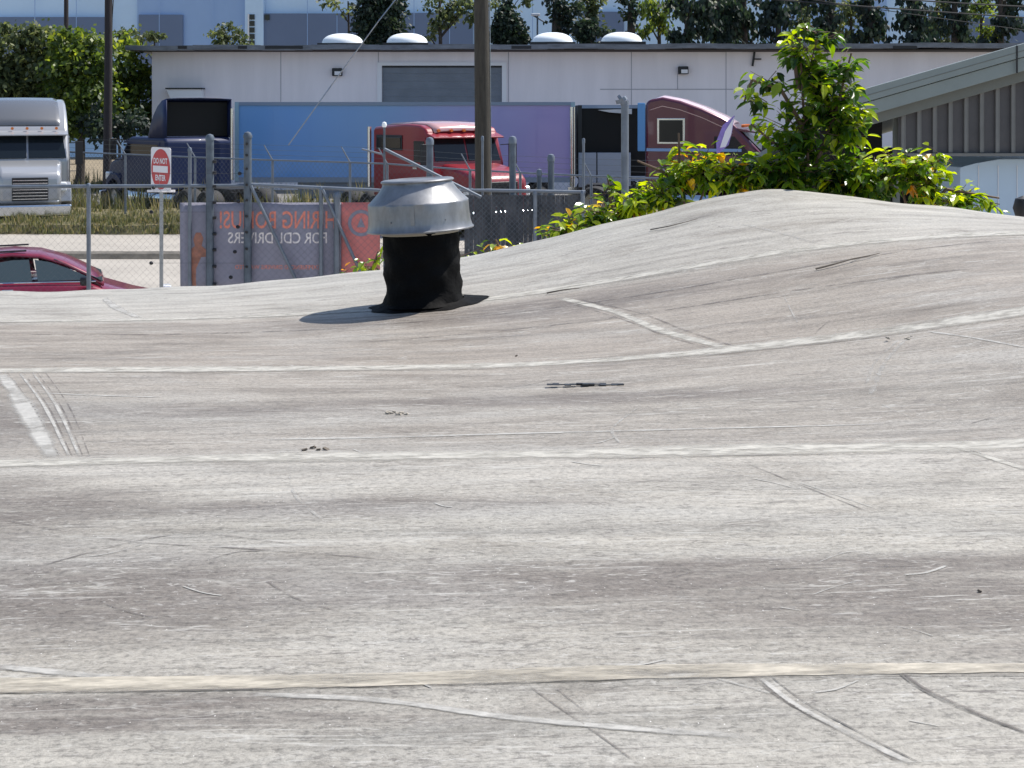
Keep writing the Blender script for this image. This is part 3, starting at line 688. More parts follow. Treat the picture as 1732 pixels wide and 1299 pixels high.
pipe(1057, 178, .048, 17.8, 'tallest pale steel post with a hooked top, before the black trailer', 'rail', 'hook')
pipe(987, 236, .018, 19.5, 'thin pale pipe standing against the black trailer', 'rail')
pipe(816, 232, .016, 18.2, 'thin steel rod standing right in front of the wooden utility pole', 'rail')
# swing-arm pole with diagonal pipe
t = thing('gate_arm_pole', 'thin pole topped by a ball lamp, with a diagonal pipe running behind the vent', 'pole', (UX(650, 16.5), 16.5, 0))
Yp = 16.5; X0 = UX(650, Yp)
mb = MB(); mb.tube((0, 0, 0), (0, 0, VZ(214, Yp)), .013, n=10); mb.build('pole', M['galv_dull'], t, smooth=True)
mb = MB(); mb.tube((UX(612, Yp)-X0, 0, VZ(252, Yp)), (0, 0, VZ(262, Yp)), .011, n=8); mb.tube((0, 0, VZ(252, Yp)), (UX(815, Yp)-X0, -.3, VZ(331, Yp)), .019, n=10)
mb.build('diagonal_pipe', M['rail'], t, smooth=True)
mb = MB(); zc = VZ(211, Yp); mb.lathe([(.001, zc-.035), (.022, zc-.027), (.030, zc), (.022, zc+.027), (.001, zc+.035)], 14); mb.build('ball_lamp', M['dome'], t, smooth=True)
# ------------------------------------------------------------ banner (seen from its back, so mirrored)
bw, bh = UX(642, YN)-UX(303, YN), zN(343)-zN(492)
ban = thing('banner', 'grey vinyl banner with mirrored orange and white lettering and a red end, on the fence', 'banner', (UX(303, YN)+bw/2, YN+.055, 0))
M['ban'] = mat('banner_grey', (.27, .265, .33), .6, 0, .12, 3); M['ban_red'] = mat('banner_red', (.68, .21, .19), .6, 0, .15, 3)
M['ban_orange'] = mat('banner_orange_print', (.85, .27, .19), .6); M['ban_white'] = mat('banner_white_print', (.85, .78, .76), .6); M['ban_face'] = mat('banner_figure_print', (.42, .18, .12), .6, 0, .3, 8)
zb = zN(492); N_ = 60
def bsheet(x0, x1, z0, z1, n=30, dy=0, waves=.012):
    m_ = MB(); vs = []
    for i in range(n+1):
        x = x0+(x1-x0)*i/n
        for j in range(9):
            z = z0+(z1-z0)*j/8; vs.append((x, dy+waves*math.sin(x*5+z*2)+.5*waves*math.sin(x*11-z*3), z))
    m_.add(vs, [(i*9+j, (i+1)*9+j, (i+1)*9+j+1, i*9+j+1) for i in range(n) for j in range(8)]); return m_
def wav(mb_, dy):
    mb_.v = [(x, dy+y+.012*math.sin(x*5+z*2)+.006*math.sin(x*11-z*3), z) for x, y, z in mb_.v]; return mb_
def bX(u): return UX(u, YN)-(UX(303, YN)+bw/2)
bsheet(bX(303), bX(576), zb, zb+bh).build('vinyl', M['ban'], ban, smooth='full', solid=.002)
bsheet(bX(576), bX(642), zb, zb+bh).build('red_panel', M['ban_red'], ban, smooth='full', solid=.002)
for txt, u0, u1, v, hpx, m_ in (('HIRING BONUS!', 370, 566, 374, 30, 'ban_orange'), ('FOR CDL DRIVERS', 384, 552, 404, 19, 'ban_white'), ('APPLY NOW AT THE GATE OR CALL', 396, 540, 453, 7, 'ban_orange')):
    if m_ == 'ban_orange' and hpx < 10: txt = 'EXPERIENCED DRIVERS WANTED'
    tm = text_mb(txt, 1, True, .012 if hpx > 10 else 0); xs_ = [v_[0] for v_ in tm.v]; zs_ = [v_[2] for v_ in tm.v]
    sx = (bX(u1)-bX(u0))/(max(xs_)-min(xs_)); sz = (hpx/kN)/(max(zs_)-min(zs_)); cx = (max(xs_)+min(xs_))/2*sx
    wav(shift(tm, ((bX(u0)+bX(u1))/2-cx, 0, zN(v)), sx, sz), -.006).build('lettering', M[m_], ban)
# driver figure silhouette and round emblem printed on the vinyl
mb = MB()
pr = [(-.07, -.42), (-.10, -.15), (-.09, .02), (-.04, .06), (-.06, .14), (-.03, .22), (.03, .22), (.06, .15), (.04, .06), (.12, .0), (.16, -.12), (.20, -.42)]
mb.add([(x, 0, z) for x, z in pr], [tuple(range(len(pr)))]); wav(shift(mb, (bX(334), 0, zN(425))), -.006).build('printed_figure', M['ban_face'], ban)
mb = MB(); n = 28
for i in range(n):
    a, b = 2*math.pi*i/n, 2*math.pi*(i+1)/n; k = len(mb.v)
    mb.v += [(.16*math.cos(a), 0, .16*math.sin(a)), (.16*math.cos(b), 0, .16*math.sin(b)), (.12*math.cos(b), 0, .12*math.sin(b)), (.12*math.cos(a), 0, .12*math.sin(a))]; mb.f.append((k, k+1, k+2, k+3))
mb.add([(-.05, 0, -.05), (.05, 0, -.05), (0, 0, .07)], [(0, 1, 2)])
wav(shift(mb, (bX(610), 0, zN(378))), -.006).build('round_emblem', M['ban'], ban)

# ------------------------------------------------------------ road sign
Ys = 21.5
t = thing('road_sign', 'white do not enter road sign with red disc on a post left of the banner', 'road sign', (UX(273, Ys), Ys, 0))
mb = MB(); mb.box((0, 0, 1.36), (.05, .035, 2.72)); mb.build('post', M['galv'], t)
sw, sh = .62, .66; sz0 = VZ(286, Ys); ang = math.radians(-48)
face = bpy.data.objects.new('sign_board_pivot', None)
def sgn(mb_, name, m_, dy, par=None, bev=0):
    Rm = Matrix.Rotation(ang, 3, 'Z'); mb_.v = [tuple(Rm @ Vector((x, y+dy, z))+Vector((0, -.03, sz0))) for x, y, z in mb_.v]
    return mb_.build(name, M[m_], par if par is not None else t, bevel=bev)
M['sign_white'] = mat('sign_white', (.82, .82, .84), .4); M['sign_red'] = mat('sign_red', (.52, .025, .04), .4)
mb = MB(); r_ = .05; pr = []
for cx, cz, a0 in ((sw/2-r_, sh/2-r_, 0), (-sw/2+r_, sh/2-r_, 90), (-sw/2+r_, -sh/2+r_, 180), (sw/2-r_, -sh/2+r_, 270)):
    for k in range(5): a = math.radians(a0+k*22.5); pr.append((cx+r_*math.cos(a), cz+r_*math.sin(a)))
mb.prism(pr, -.002, .002); board = sgn(mb, 'board', 'sign_white', 0)
mb = MB(); mb.prism([(.29*math.cos(a), .305*math.sin(a)) for a in np.linspace(0, 2*math.pi, 40, endpoint=False)], -.001, .001); sgn(mb, 'red_disc', 'sign_red', -.006, board)
mb = MB(); mb.box((0, 0, 0), (.46, .002, .10)); sgn(mb, 'white_bar', 'sign_white', -.010, board)
for txt, z in (('DO NOT', .12), ('ENTER', -.135)):
    tm = text_mb(txt, .112, False, .003); sgn(shift(tm, (0, 0, z), .95, 1.05), 'lettering', 'sign_white', -.010, board)
mb = MB(); mb.box((0, -.02, VZ(323, Ys)), (.42, .03, .035)); mb.build('bracket', M['trim_white'], t)

# ------------------------------------------------------------ far yard fence
def ffp(u):    # fence line on plan: runs from the far left towards us on the right
    # line through (UX(0,46),46) and (UX(1000,33),33)
    a = Vector((UX(0, 45.5), 45.5)); b = Vector((UX(1000, 34), 34)); d = b-a
    k = (u-U0)/F; s_ = (k*a.y-a.x)/(d.x-k*d.y); return a+d*s_
ff = thing('chain_link_fence', 'far chain link fence with outward barbed wire arms along the truck yard', 'fence', (0, 40, 0))
us = [-40, 88, 212, 330, 461, 592, 655, 795, 880, 1000, 1130]
def rail_z(u): v = np.interp(u, [0, 400, 640, 800, 1000, 1150], [252, 269, 276, 288, 298, 303]); return VZ(v, ffp(u).y)
prev = None; mesh = MB(); bw_ = MB()
for u in us:
    p = ffp(u); z = rail_z(u); q = (p.x, p.y-40)
    mb = MB(); mb.tube((*q, 0), (*q, z), .035, n=8); mb.build('post', M['rail'], ff, smooth=True)
    mb = MB(); mb.tube((*q, z), (q[0]-.22, q[1]-.1, z+.42), .022, .015, n=6); mb.build('arm', M['rail'], ff)
    if prev:
        (qa, za) = prev
        mb = MB(); mb.tube((*qa, za), (*q, z), .024, n=8); mb.build('rail', M['rail'], ff, smooth=True)
        chain(mesh, qa, q, .05, min(z, za), .16, .0025)
        for k in (.33, .66, 1.): bw_.tube((qa[0]-.22*k, qa[1]-.1*k, za+.42*k), (q[0]-.22*k, q[1]-.1*k, z+.42*k), .0035, n=3)
    prev = (q, z)
mesh.build('chain_link_mesh', M['wire'], ff); bw_.build('barbed_wire', M['wire'], ff)

# ------------------------------------------------------------ red car
def wheel(parent, x, y, r, wdt, name='wheel', rimm='rim'):
    mb = MB(); mb.v = []; 
    prof = [(r*.62, -wdt/2), (r*.9, -wdt/2), (r*.98, -wdt*.38), (r, 0), (r*.98, wdt*.38), (r*.9, wdt/2), (r*.62, wdt/2)]
    mb.lathe(prof, 28); mb.v = [(a, c, b) for a, b, c in mb.v]; o = mb.build(name, M['rubber'], parent, smooth=True); o.location = (x, y, r)
    mb = MB(); mb.lathe([(r*.63, -wdt*.45), (r*.58, -wdt*.3), (r*.3, -wdt*.25), (r*.22, -wdt*.42), (.001, -wdt*.42)], 20)
    mb.lathe([(r*.63, wdt*.45), (r*.58, wdt*.3), (r*.3, wdt*.25), (r*.22, wdt*.42), (.001, wdt*.42)], 20)
    mb.v = [(a, c, b) for a, b, c in mb.v]; mb.build('rim', M[rimm], o, smooth=True)
    return o
def loft(sections):
    """sections: list of rings (same count) -> closed skin"""
    mb = MB(); n = len(sections[0])
    for s_ in sections: mb.v += [tuple(p) for p in s_]
    for k in range(len(sections)-1):
        for i in range(n): a = k*n+i; b = k*n+(i+1) % n; mb.f.append((a, b, b+n, a+n))
    mb.f.append(tuple(range(n))); mb.f.append(tuple(range((len(sections)-1)*n, len(sections)*n))); return mb
M['car_red'] = mat('car_paint_red', (.17, .010, .035), .28, .1, coat=.5)
M['car_glass'] = mat('car_window_glass', (.05, .07, .075), .08, spec=.9)
M['lamp'] = mat('clear_lamp', (.8, .82, .85), .1, .2); M['amber'] = mat('amber_lens', (.7, .18, .03), .3); M['redlens'] = mat('red_lens', (.5, .02, .02), .3)
Yc = 21.8; car = thing('parked_car', 'dark red car at the far left, only its roof and windows showing', 'car', (UX(35, Yc), Yc, 0), math.radians(17))
def ring(x, w0, zt, zb, wt):       # lower body ring
    return [(x, -w0, zb+.1), (x, -w0*1.0, zb+(zt-zb)*.55), (x, -w0*.97, zt-.06), (x, -w0*.88, zt), (x, w0*.88, zt), (x, w0*.97, zt-.06), (x, w0, zb+(zt-zb)*.55), (x, w0, zb+.1), (x, w0*.8, zb), (x, -w0*.8, zb)]
secs = [ring(x, w0, zt, .2, 0) for x, w0, zt in ((-2.35, .72, .72), (-2.28, .80, .86), (-1.9, .86, .93), (-1.3, .89, .95), (-.5, .90, .93), (.4, .90, .92), (1.0, .90, .90), (1.25, .89, .80), (1.7, .86, .66), (2.1, .78, .57), (2.25, .68, .50))]
loft(secs).build('body', M['car_red'], car, smooth='full', bevel=0)
def gring(x, z, wb): return [(x, -wb, z)]
# cabin: roof shell and glasshouse
prof = [(-1.75, .93), (-1.35, 1.08), (-.95, 1.23), (-.5, 1.32), (-.1, 1.345), (.3, 1.31), (.65, 1.20), (.95, 1.05), (1.22, .88)]
mb = MB(); nP = len(prof)
for x, z in prof:
    w2 = .60+(1.345-z)*.42; mb.v += [(x, -w2, z-.015), (x, -w2*.86, z+.02), (x, 0, z+.035), (x, w2*.86, z+.02), (x, w2, z-.015)]
for i in range(nP-1):
    for j in range(4): a = i*5+j; mb.f.append((a, a+1, a+6, a+5))
mb.build('roof', M['car_red'], car, smooth='full', solid=.03)
for sy in (-1, 1):
    for q in ([(-1.1, .95), (-.8, 1.11), (-.45, 1.21), (-.1, 1.26), (.14, 1.262), (.19, .95)], [(.27, .95), (.22, 1.26), (.45, 1.215), (.7, 1.12), (.9, 1.03), (1.06, .95)]):
        vv = [(x, sy*(.80-(z-.93)*.42), z) for x, z in q]; mb = MB(); mb.add(vv, [tuple(range(len(vv)))]); mb.build('side_window', M['car_glass'], car, solid=.01)
mb = MB(); mb.add([(.5, -.62, 1.262), (.5, .62, 1.262), (1.2, .78, .925), (1.2, -.78, .925)], [(0, 1, 2, 3)]); mb.build('windshield', M['car_glass'], car, solid=.008)
mb = MB(); mb.add([(-1.0, -.62, 1.245), (-1.0, .62, 1.245), (-1.7, .74, .975), (-1.7, -.74, .975)], [(0, 1, 2, 3)]); mb.build('rear_window', M['car_glass'], car, solid=.008)
for sy in (-1, 1): mb = MB(); mb.path([(-1.5, sy*.815, .945), (0, sy*.825, .94), (1.1, sy*.825, .925)], [.012, .012, .01], 8); mb.build('chrome_trim', M['chrome'], car, smooth=True)
for sy in (-1, 1):
    mb = MB(); mb.box((.95, sy*.98, .95), (.16, .2, .13)); mb.build('mirror', M['car_red'] if sy > 0 else M['black'], car, bevel=.04)
    mb = MB(); mb.box((2.2, sy*.6, .62), (.18, .26, .1)); mb.build('headlight', M['lamp'], car, bevel=.03)
    mb = MB(); mb.box((-2.3, sy*.62, .78), (.1, .25, .12)); mb.build('tail_light', M['redlens'], car, bevel=.03)
    mb = MB(); mb.box((-.15, sy*.91, .84), (.16, .03, .025)); mb.build('door_handle', M['chrome'], car, bevel=.008)
    for x in (-1.4, 1.45): wheel(car, x, sy*.82, .33, .2)
mb = MB(); mb.path([(-1.2, -.5, 1.22), (-.5, -.52, 1.37), (.1, -.52, 1.385)], [.014]*3, 8); mb.build('roof_rail', M['black'], car, smooth=True); mb = MB(); mb.path([(-1.2, .5, 1.22), (-.5, .52, 1.37), (.1, .52, 1.385)], [.014]*3, 8)
mb.build('roof_rail', M['black'], car, smooth=True)

# ------------------------------------------------------------ trucks
def heading(hx, hy): return math.atan2(hy, hx)
def tractor(name, label, loc, rot, paint, style, roofm=None, front=6.6, vent=True):
    """local +x forward, z up. style: 'high' sleeper with fairing, 'flat' roof, 'deflector' day cab with open wind deflector"""
    t = thing(name, label, 'truck', loc, rot, 'semi trucks parked in the yard'); W = 1.2; roofm = roofm or paint
    mb = MB()
    for sy in (-1, 1): mb.box((3.2, sy*.42, .85), (6.2, .09, .24))
    mb.box((.9, 0, 1.0), (1.1, 1.0, .12)); mb.build('chassis', M['black'], t)
    for x, dual in ((.7, 1), (1.95, 1), (5.55, 0)):
        for sy in (-1, 1): wheel(t, x, sy*(W-.25 if dual else W-.15), .52, .5 if dual else .3)
    if style == 'high':
        prof = [(2.2, .95), (2.2, 3.62), (2.32, 3.76), (2.7, 3.83), (3.2, 3.72), (3.7, 3.48), (4.1, 3.2), (4.35, 2.98), (4.45, 2.82), (4.95, 2.02), (4.95, .95)]
        wsh = ((4.47, 2.78), (4.95, 2.04))
    elif style == 'flat':
        prof = [(2.4, .95), (2.4, 2.92), (2.5, 3.0), (3.4, 3.1), (4.2, 3.07), (4.5, 2.98), (4.62, 2.82), (4.9, 2.02), (4.9, .95)]
        wsh = ((4.64, 2.76), (4.90, 2.06))
    else:
        prof = [(3.1, .95), (3.1, 2.5), (3.25, 2.62), (4.3, 2.62), (4.5, 2.5), (4.85, 1.95), (4.85, .95)]
        wsh = ((4.5, 2.46), (4.86, 1.98))
    mb = MB(); mb.prism(prof, -W, W); cab = mb.build('cab', paint, t, bevel=.2 if style == 'high' else .09, smooth=True)
    hood = [(4.93, .95), (4.93, 2.0), (5.6, 1.92), (front-.25, 1.76), (front-.03, 1.6), (front, 1.3), (front, .8), (front-.4, .62), (5.95, .72), (5.8, .95)]
    mb = MB(); ws = [(p, .98-.12*max(0, (p[0]-4.93)/1.7)) for p in hood]; n = len(hood)
    mb.v = [(p[0], -w_, p[1]) for p, w_ in ws]+[(p[0], w_, p[1]) for p, w_ in ws]
    mb.f = [tuple(range(n)), tuple(range(2*n-1, n-1, -1))]+[(i, n+i, n+(i+1) % n, (i+1) % n) for i in range(n)]
    hd = mb.build('hood', paint, t, bevel=.12, smooth=True)
    for sy in (-1, 1):
        mb = MB(); mb.prism([(5.0, .98), (5.08, 1.22), (5.35, 1.36), (5.8, 1.36), (6.1, 1.18), (6.2, .8), (6.08, .75), (5.9, 1.06), (5.6, 1.18), (5.3, 1.1), (5.15, .8), (5.0, .8)], sy*W-.02*sy, sy*(W-.42)); mb.build('fender', paint, t, bevel=.03)
        mb = MB(); mb.box((front-.25, sy*.93, 1.25), (.3, .2, .28)); mb.build('headlight', M['lamp'], t, bevel=.05)
    # windshield split into two panes
    (xa, za), (xb, zb_) = wsh; nrm = Vector((za-zb_, 0, xb-xa)).normalized()*.012
    mb = MB()
    for y0, y1 in ((-W+.1, -.03), (.03, W-.1)):
        mb = MB(); mb.add([(xa+nrm.x, y0*.93, za+nrm.z), (xa+nrm.x, y1*.93, za+nrm.z), (xb+nrm.x, y1, zb_+nrm.z), (xb+nrm.x, y0, zb_+nrm.z)], [(0, 1, 2, 3)])
        mb.build('windshield_pane', M['glass'], t, solid=-.012)
    mb = MB(); a_ = Vector((xa, 0, za)); mb.prism([(xa-.08, za+.10), (xa+.32, za-.02), (xa+.32, za-.06), (xa-.02, za-.0)], -W+.02, W-.02); mb.build('sun_visor', paint, t, bevel=.01)
    for sy in (-1, 1):
        yy = sy*(W+.012)
        mb = MB(); dx0 = 3.85 if style != 'deflector' else 3.5
        mb.add([(dx0, yy, .98), (dx0, yy, 2.72 if style != 'deflector' else 2.46), (xa-.08, yy, 2.72 if style != 'deflector' else 2.46), (4.86, yy, 2.0), (4.86, yy, .98)], [(0, 1, 2, 3, 4)])
        door = mb.build('door', paint, t, solid=.012)
        mb = MB(); zt = 2.62 if style != 'deflector' else 2.38
        mb.add([(dx0+.1, yy+sy*.014, 2.02), (dx0+.1, yy+sy*.014, zt), (xa-.12, yy+sy*.014, zt), (4.7, yy+sy*.014, 2.02)], [(0, 1, 2, 3)]); mb.build('window', M['glass'], door, solid=.008)
        mb = MB(); mb.box((dx0+.2, yy+sy*.03, 1.85), (.22, .03, .05)); mb.build('handle', M['chrome'], door)
        # mirror on bracket
        mb = MB(); mb.path([(4.75, sy*W, 2.5), (4.95, sy*(W+.28), 2.52)], [.015, .015], 6); mb.path([(4.8, sy*W, 1.85), (4.95, sy*(W+.28), 1.85)], [.015, .015], 6)
        mb.box((4.97, sy*(W+.28), 2.2), (.12, .22, .7)); mb.build('mirror', M['black'], t, bevel=.03)
        mb = MB(); mb.tube((2.6, sy*(W-.28), .62), (4.6, sy*(W-.28), .62), .3, n=20); mb.build('fuel_tank', M['chrome'], t, smooth=True)
        mb = MB(); mb.tube((2.0 if style != 'deflector' else 2.95, sy*(W-.1), 1.2), (2.0 if style != 'deflector' else 2.95, sy*(W-.1), 3.55 if style != 'flat' else 3.0), .065, n=14)
        if style == 'flat' or (style != 'high' and sy < 0): mb.build('exhaust_stack', M['chrome'], t, smooth=True)
    mb = MB(); mb.box((front+.06, 0, .58), (.16, 2.3, .34)); mb.build('bumper', M['chrome'], t, bevel=.05)
    mb = MB(); mb.box((front+.015, 0, 1.2), (.05, 1.0, .68))
    grille = mb.build('grille', M['black'], t, bevel=.02)
    mb = MB()
    for k in range(7): mb.box((front+.045, 0, .92+.09*k), (.02, .96, .02))
    mb.build('grille_bars', M['chrome'], grille)
    if style in ('high', 'flat'):
        for k in range(5): mb = MB(); mb.tube((xa+.02-.02, -.85+.425*k, za+.16), (xa+.07, -.85+.425*k, za+.16), .045, n=10); mb.build('marker_light', M['amber'], t)
        # sleeper window with a bright frame
        for sy in (-1, 1):
            yy = sy*(W+.012); zc = 2.55 if style == 'high' else 2.55; xc = 2.95; hw, hh = (.34, .34) if style == 'high' else (.27, .16)
            if style == 'high': zc = 2.78
            mb = MB(); mb.box((xc, yy, zc), (2*hw+.12, .03, 2*hh+.12)); fr = mb.build('sleeper_window', M['chrome'] if style == 'high' else M['black'], t, bevel=.05)
            mb = MB(); mb.box((xc, yy+sy*.02, zc), (2*hw, .02, 2*hh)); mb.build('pane', M['glass'], fr, bevel=.04)
    if roofm is not paint and style == 'high':
        mb = MB(); pr = [(2.34, 3.74), (2.7, 3.86), (3.2, 3.75), (3.7, 3.51), (4.1, 3.23), (4.33, 3.02)]
        for x, z in pr: mb.v += [(x, -W-.005, z-.32), (x, -W+.05, z-.1), (x, -W*.7, z+.02), (x, 0, z+.03), (x, W*.7, z+.02), (x, W-.05, z-.1), (x, W+.005, z-.32)]
        for i in range(len(pr)-1):
            for j in range(6): a = i*7+j; mb.f.append((a, a+1, a+8, a+7))
        mb.build('roof_fairing', roofm, t, smooth='full', solid=.02)
    if style == 'flat' and roofm is not paint:
        mb = MB(); pr = [(2.75, 3.07), (3.4, 3.13), (4.2, 3.10), (4.52, 3.0), (4.64, 2.86)]
        for x, z in pr: mb.v += [(x, -W*.8, z-.01), (x, -W*.6, z+.04), (x, 0, z+.06), (x, W*.6, z+.04), (x, W*.8, z-.01)]
        for i in range(len(pr)-1):
            for j in range(4): a = i*5+j; mb.f.append((a, a+1, a+6, a+5))
        mb.build('roof_fairing', roofm, t, smooth='full', solid=.02)
    if style == 'deflector':
        # curved air deflector, open at the back
        mb = MB(); pr = [(4.35, 2.62), (4.22, 2.95), (4.0, 3.3), (3.72, 3.6), (3.4, 3.8), (3.1, 3.86)]; k = len(pr)
        sec = []
        for x, z in pr: mb.v += [(x, -W+.02, z), (x, -W*.6, z+.03), (x, 0, z+.04), (x, W*.6, z+.03), (x, W-.02, z)]
        for i in range(k-1):
            for j in range(4): a = i*5+j; mb.f.append((a, a+1, a+6, a+5))
        for sy in (-1, 1):
            y = sy*(W-.02); b0 = len(mb.v); mb.v += [(x, y, z) for x, z in pr]+[(x, y, 2.6) for x, z in pr]
            for i in range(k-1): mb.f.append((b0+i, b0+i+1, b0+k+i+1, b0+k+i))
        mb.build('air_deflector', paint, t, solid=.02, smooth=True)
        mb = MB(); mb.box((3.35, 0, 3.2), (.03, 2.28, 1.1)); mb.build('deflector_back', M['deep'], t)
    return t
M['deep'] = mat('deep_black', (.008, .008, .008), .9)
M['p_silver'] = mat('paint_silver_white', (.14, .145, .155), .25, .3, coat=.6)
M['p_white'] = mat('paint_white', (.55, .56, .58), .25, .0, coat=.6)
M['p_cab'] = mat('paint_light_silver', (.34, .35, .37), .28, .3, coat=.6)
M['p_navy'] = mat('paint_navy', (.014, .024, .075), .5, .0, spec=.25, coat=.05)
M['p_red'] = mat('paint_red', (.23, .014, .024), .35, .0, coat=.3)
M['p_red_highlight'] = mat('red_roof_highlight', (.52, .30, .30), .18, .1, coat=.7)  # white highlight on the red truck's roof, put into its colour
M['p_maroon'] = mat('paint_maroon', (.10, .018, .04), .25, .15, coat=.7)
M['p_pink'] = mat('maroon_roof_highlight', (.72, .52, .56), .2, .0, coat=.7)  # bright top of the maroon truck: highlight painted as a pale roof
def place(u, Y, rot, lx, ly=0):       # put local point (lx,ly) of a truck at photo column u
    c, s_ = math.cos(rot), math.sin(rot); return (UX(u, Y)-(lx*c-ly*s_), Y-(lx*s_+ly*c), 0)
rot = heading(.36, -.93)
tractor('semi_truck', 'white and silver semi truck facing us at the far left of the yard', place(46, 43, rot, 4.6), rot, M['p_cab'], 'high', M['p_silver'])
rot = heading(-.66, .75)
tractor('semi_truck', 'navy blue semi truck seen from behind, with an open black air deflector on its cab', place(335, 46, rot, 3.2), rot, M['p_navy'], 'deflector')
for o in [c for x in S.objects if x.get('label', '').startswith('navy blue semi') for c in x.children_recursive]:
    off = o.location.x if o.parent.type == 'EMPTY' else o.parent.location.x
    if o.name.startswith('wheel'):
        if off > 4: o.location.x += 1.3
        continue
    if o.name.startswith('rim') or 'deflector' in o.name: continue
    for v in o.data.vertices:
        if v.co.x > 4.3: v.co.x += 1.3
rot = heading(.57, -.82)
tractor('semi_truck', 'bright red flat roofed semi truck parked before the blue trailer, beside the wooden pole', place(712, 40, rot, 4.3, -1.2), rot, M['p_red'], 'flat', M['p_red_highlight'])
for o in [c for x in S.objects if x.get('label', '').startswith('bright red') for c in x.children_recursive]:
    if o.name.startswith('wheel'):
        if o.location.x < 3: o.location.x -= .85
        continue
    if o.name.startswith('rim'): continue
    for v in o.data.vertices:
        if v.co.x < 3.0: v.co.x -= .85
rot = heading(.97, -.24)
tractor('semi_truck', 'dark maroon semi truck with a pale highlight-pink sloping roof, half hidden by the sapling', place(1080, 45, rot, 2.2, -1.2), rot, M['p_maroon'], 'high', M['p_pink'])
t_ = [o for o in S.objects if o.get('label', '').startswith('dark maroon')][0]
t_.scale = (1.1, 1.08, 1.02)
for o in t_.children_recursive:      # this one has the longest sleeper
    if o.name.startswith('wheel'):
        if o.location.x > 2.6: o.location.x = 2.6+(o.location.x-2.6)*1.3
        continue
    if o.name.startswith('rim'): continue
    for v in o.data.vertices:
        if v.co.x > 3.4: v.co.x = 3.4+(v.co.x-3.4)*1.42
M['ext'] = mat('extender_blue', (.10, .30, .62), .4)
for yy in (-1.22, 1.22): mb = MB(); mb.box((2.1, yy, 2.9), (.22, .05, 1.5)); mb.build('side_extender', M['ext'], t_, bevel=.02)
mb = MB(); mb.box((3.6, -1.23, 2.2), (2.7, .03, .09)); mb.build('pale_stripe', mat('stripe_blue', (.25, .40, .68), .4), t_)

def trailer(name, label, x0, x1, Y, depth, ztop, m_side, m_end, doors=1):
    """box trailer, long side facing the camera, doors at the right end"""
    L_ = x1-x0; t = thing(name, label, 'trailer', (x0+L_/2, Y, 0)); h0 = 1.0
    mb = MB(); mb.box((0, depth/2, (ztop+h0)/2), (L_, depth, ztop-h0)); body = mb.build('body', m_side, t, bevel=.02)
    n = int(L_/1.2)
    for i in range(1, n): mb = MB(); mb.box((-L_/2+L_*i/n, -.003, (ztop+h0)/2), (.025, .006, ztop-h0-.25)); mb.build('panel_seam', m_side, body)
    mb = MB(); mb.box((0, -.02, ztop-.05), (L_+.02, .05, .12)); mb.box((0, -.02, h0+.04), (L_+.02, .05, .18)); mb.build('side_rail', mat('trailer_rail', (.22, .28, .38), .45, .3), body)
    for xx in (L_/2-.06, -L_/2+.06): mb = MB(); mb.box((xx, -.025, (ztop+h0)/2), (.14, .06, ztop-h0)); mb.build('corner_post', m_end, body)
    mb = MB(); mb.box((-.5, .1, .68), (L_*.55, .04, .62)); mb.build('side_skirt', mat('skirt_grey_blue', (.16, .20, .27), .5), t)
    for xx in (L_/2-1.2, L_/2-2.5):
        for yy in (.28, depth-.28): wheel(t, xx, yy, .5, .5)
    mb = MB()
    for yy in (.5, depth-.5): mb = MB(); mb.box((-L_/2+2.4, yy, .5), (.12, .12, 1.0)); mb.box((-L_/2+2.4, yy, .03), (.35, .3, .06)); mb.build('landing_gear', M['black'], t)
    for yy in (.27, .73): mb = MB(); mb.box((L_/2+.012, depth*yy, (ztop+h0)/2), (.02, depth*.44, ztop-h0-.2)); mb.build('rear_door', m_end, t, bevel=.01)
    mb = MB(); mb.box((L_/2-.1, .3, .55), (.1, .1, .9)); mb.box((L_/2-.05, depth/2, .5), (.1, depth*.9, .12)); mb.build('underride_bar', M['black'], t)
    return t
def blue_purple_grad():  # side colour runs from blue at left to purple at right
    m = mat('trailer_blue_to_purple', (.1, .2, .5), .35, .0, coat=.3); t = m.node_tree; b = t.nodes['Principled BSDF']
    tc = t.nodes.new('ShaderNodeTexCoord'); sp_ = t.nodes.new('ShaderNodeSeparateXYZ'); mr = t.nodes.new('ShaderNodeMapRange')
    mr.inputs[1].default_value = -6; mr.inputs[2].default_value = 6
    n = t.nodes.new('ShaderNodeTexNoise'); n.inputs['Scale'].default_value = .35; ad = t.nodes.new('ShaderNodeMath'); ad.operation = 'MULTIPLY_ADD'; ad.inputs[1].default_value = .16
    r = t.nodes.new('ShaderNodeValToRGB'); e = r.color_ramp.elements
    e[0].position = .0; e[0].color = (.19, .38, .66, 1); e[1].position = 1; e[1].color = (.36, .30, .60, 1)
    x = e.new(.5); x.color = (.20, .37, .66, 1); x = e.new(.72); x.color = (.30, .35, .64, 1); x = e.new(.25); x.color = (.13, .33, .70, 1)
    t.links.new(tc.outputs['Object'], sp_.inputs[0]); t.links.new(sp_.outputs[0], mr.inputs[0]); t.links.new(tc.outputs['Object'], n.inputs[0])
    t.links.new(n.outputs[0], ad.inputs[0]); t.links.new(mr.outputs[0], ad.inputs[2]); t.links.new(ad.outputs[0], r.inputs[0]); t.links.new(r.outputs[0], b.inputs['Base Color'])
    return m
Yt = 50.0
M['teal_post'] = mat('pale_teal_post', (.30, .44, .52), .4, .3)
trailer('box_trailer', 'long box trailer, blue at its left end and purple at its right end', UX(398, Yt), UX(972, Yt), Yt, 2.5, VZ(173, Yt), blue_purple_grad(), M['teal_post'])
Yb = 51.0
bt = trailer('box_trailer', 'black box trailer with two pale grey lower cabinets, between the purple trailer and maroon truck', UX(978, Yb), UX(1120, Yb), Yb, 2.5, VZ(178, Yb), M['deep'], M['black'])
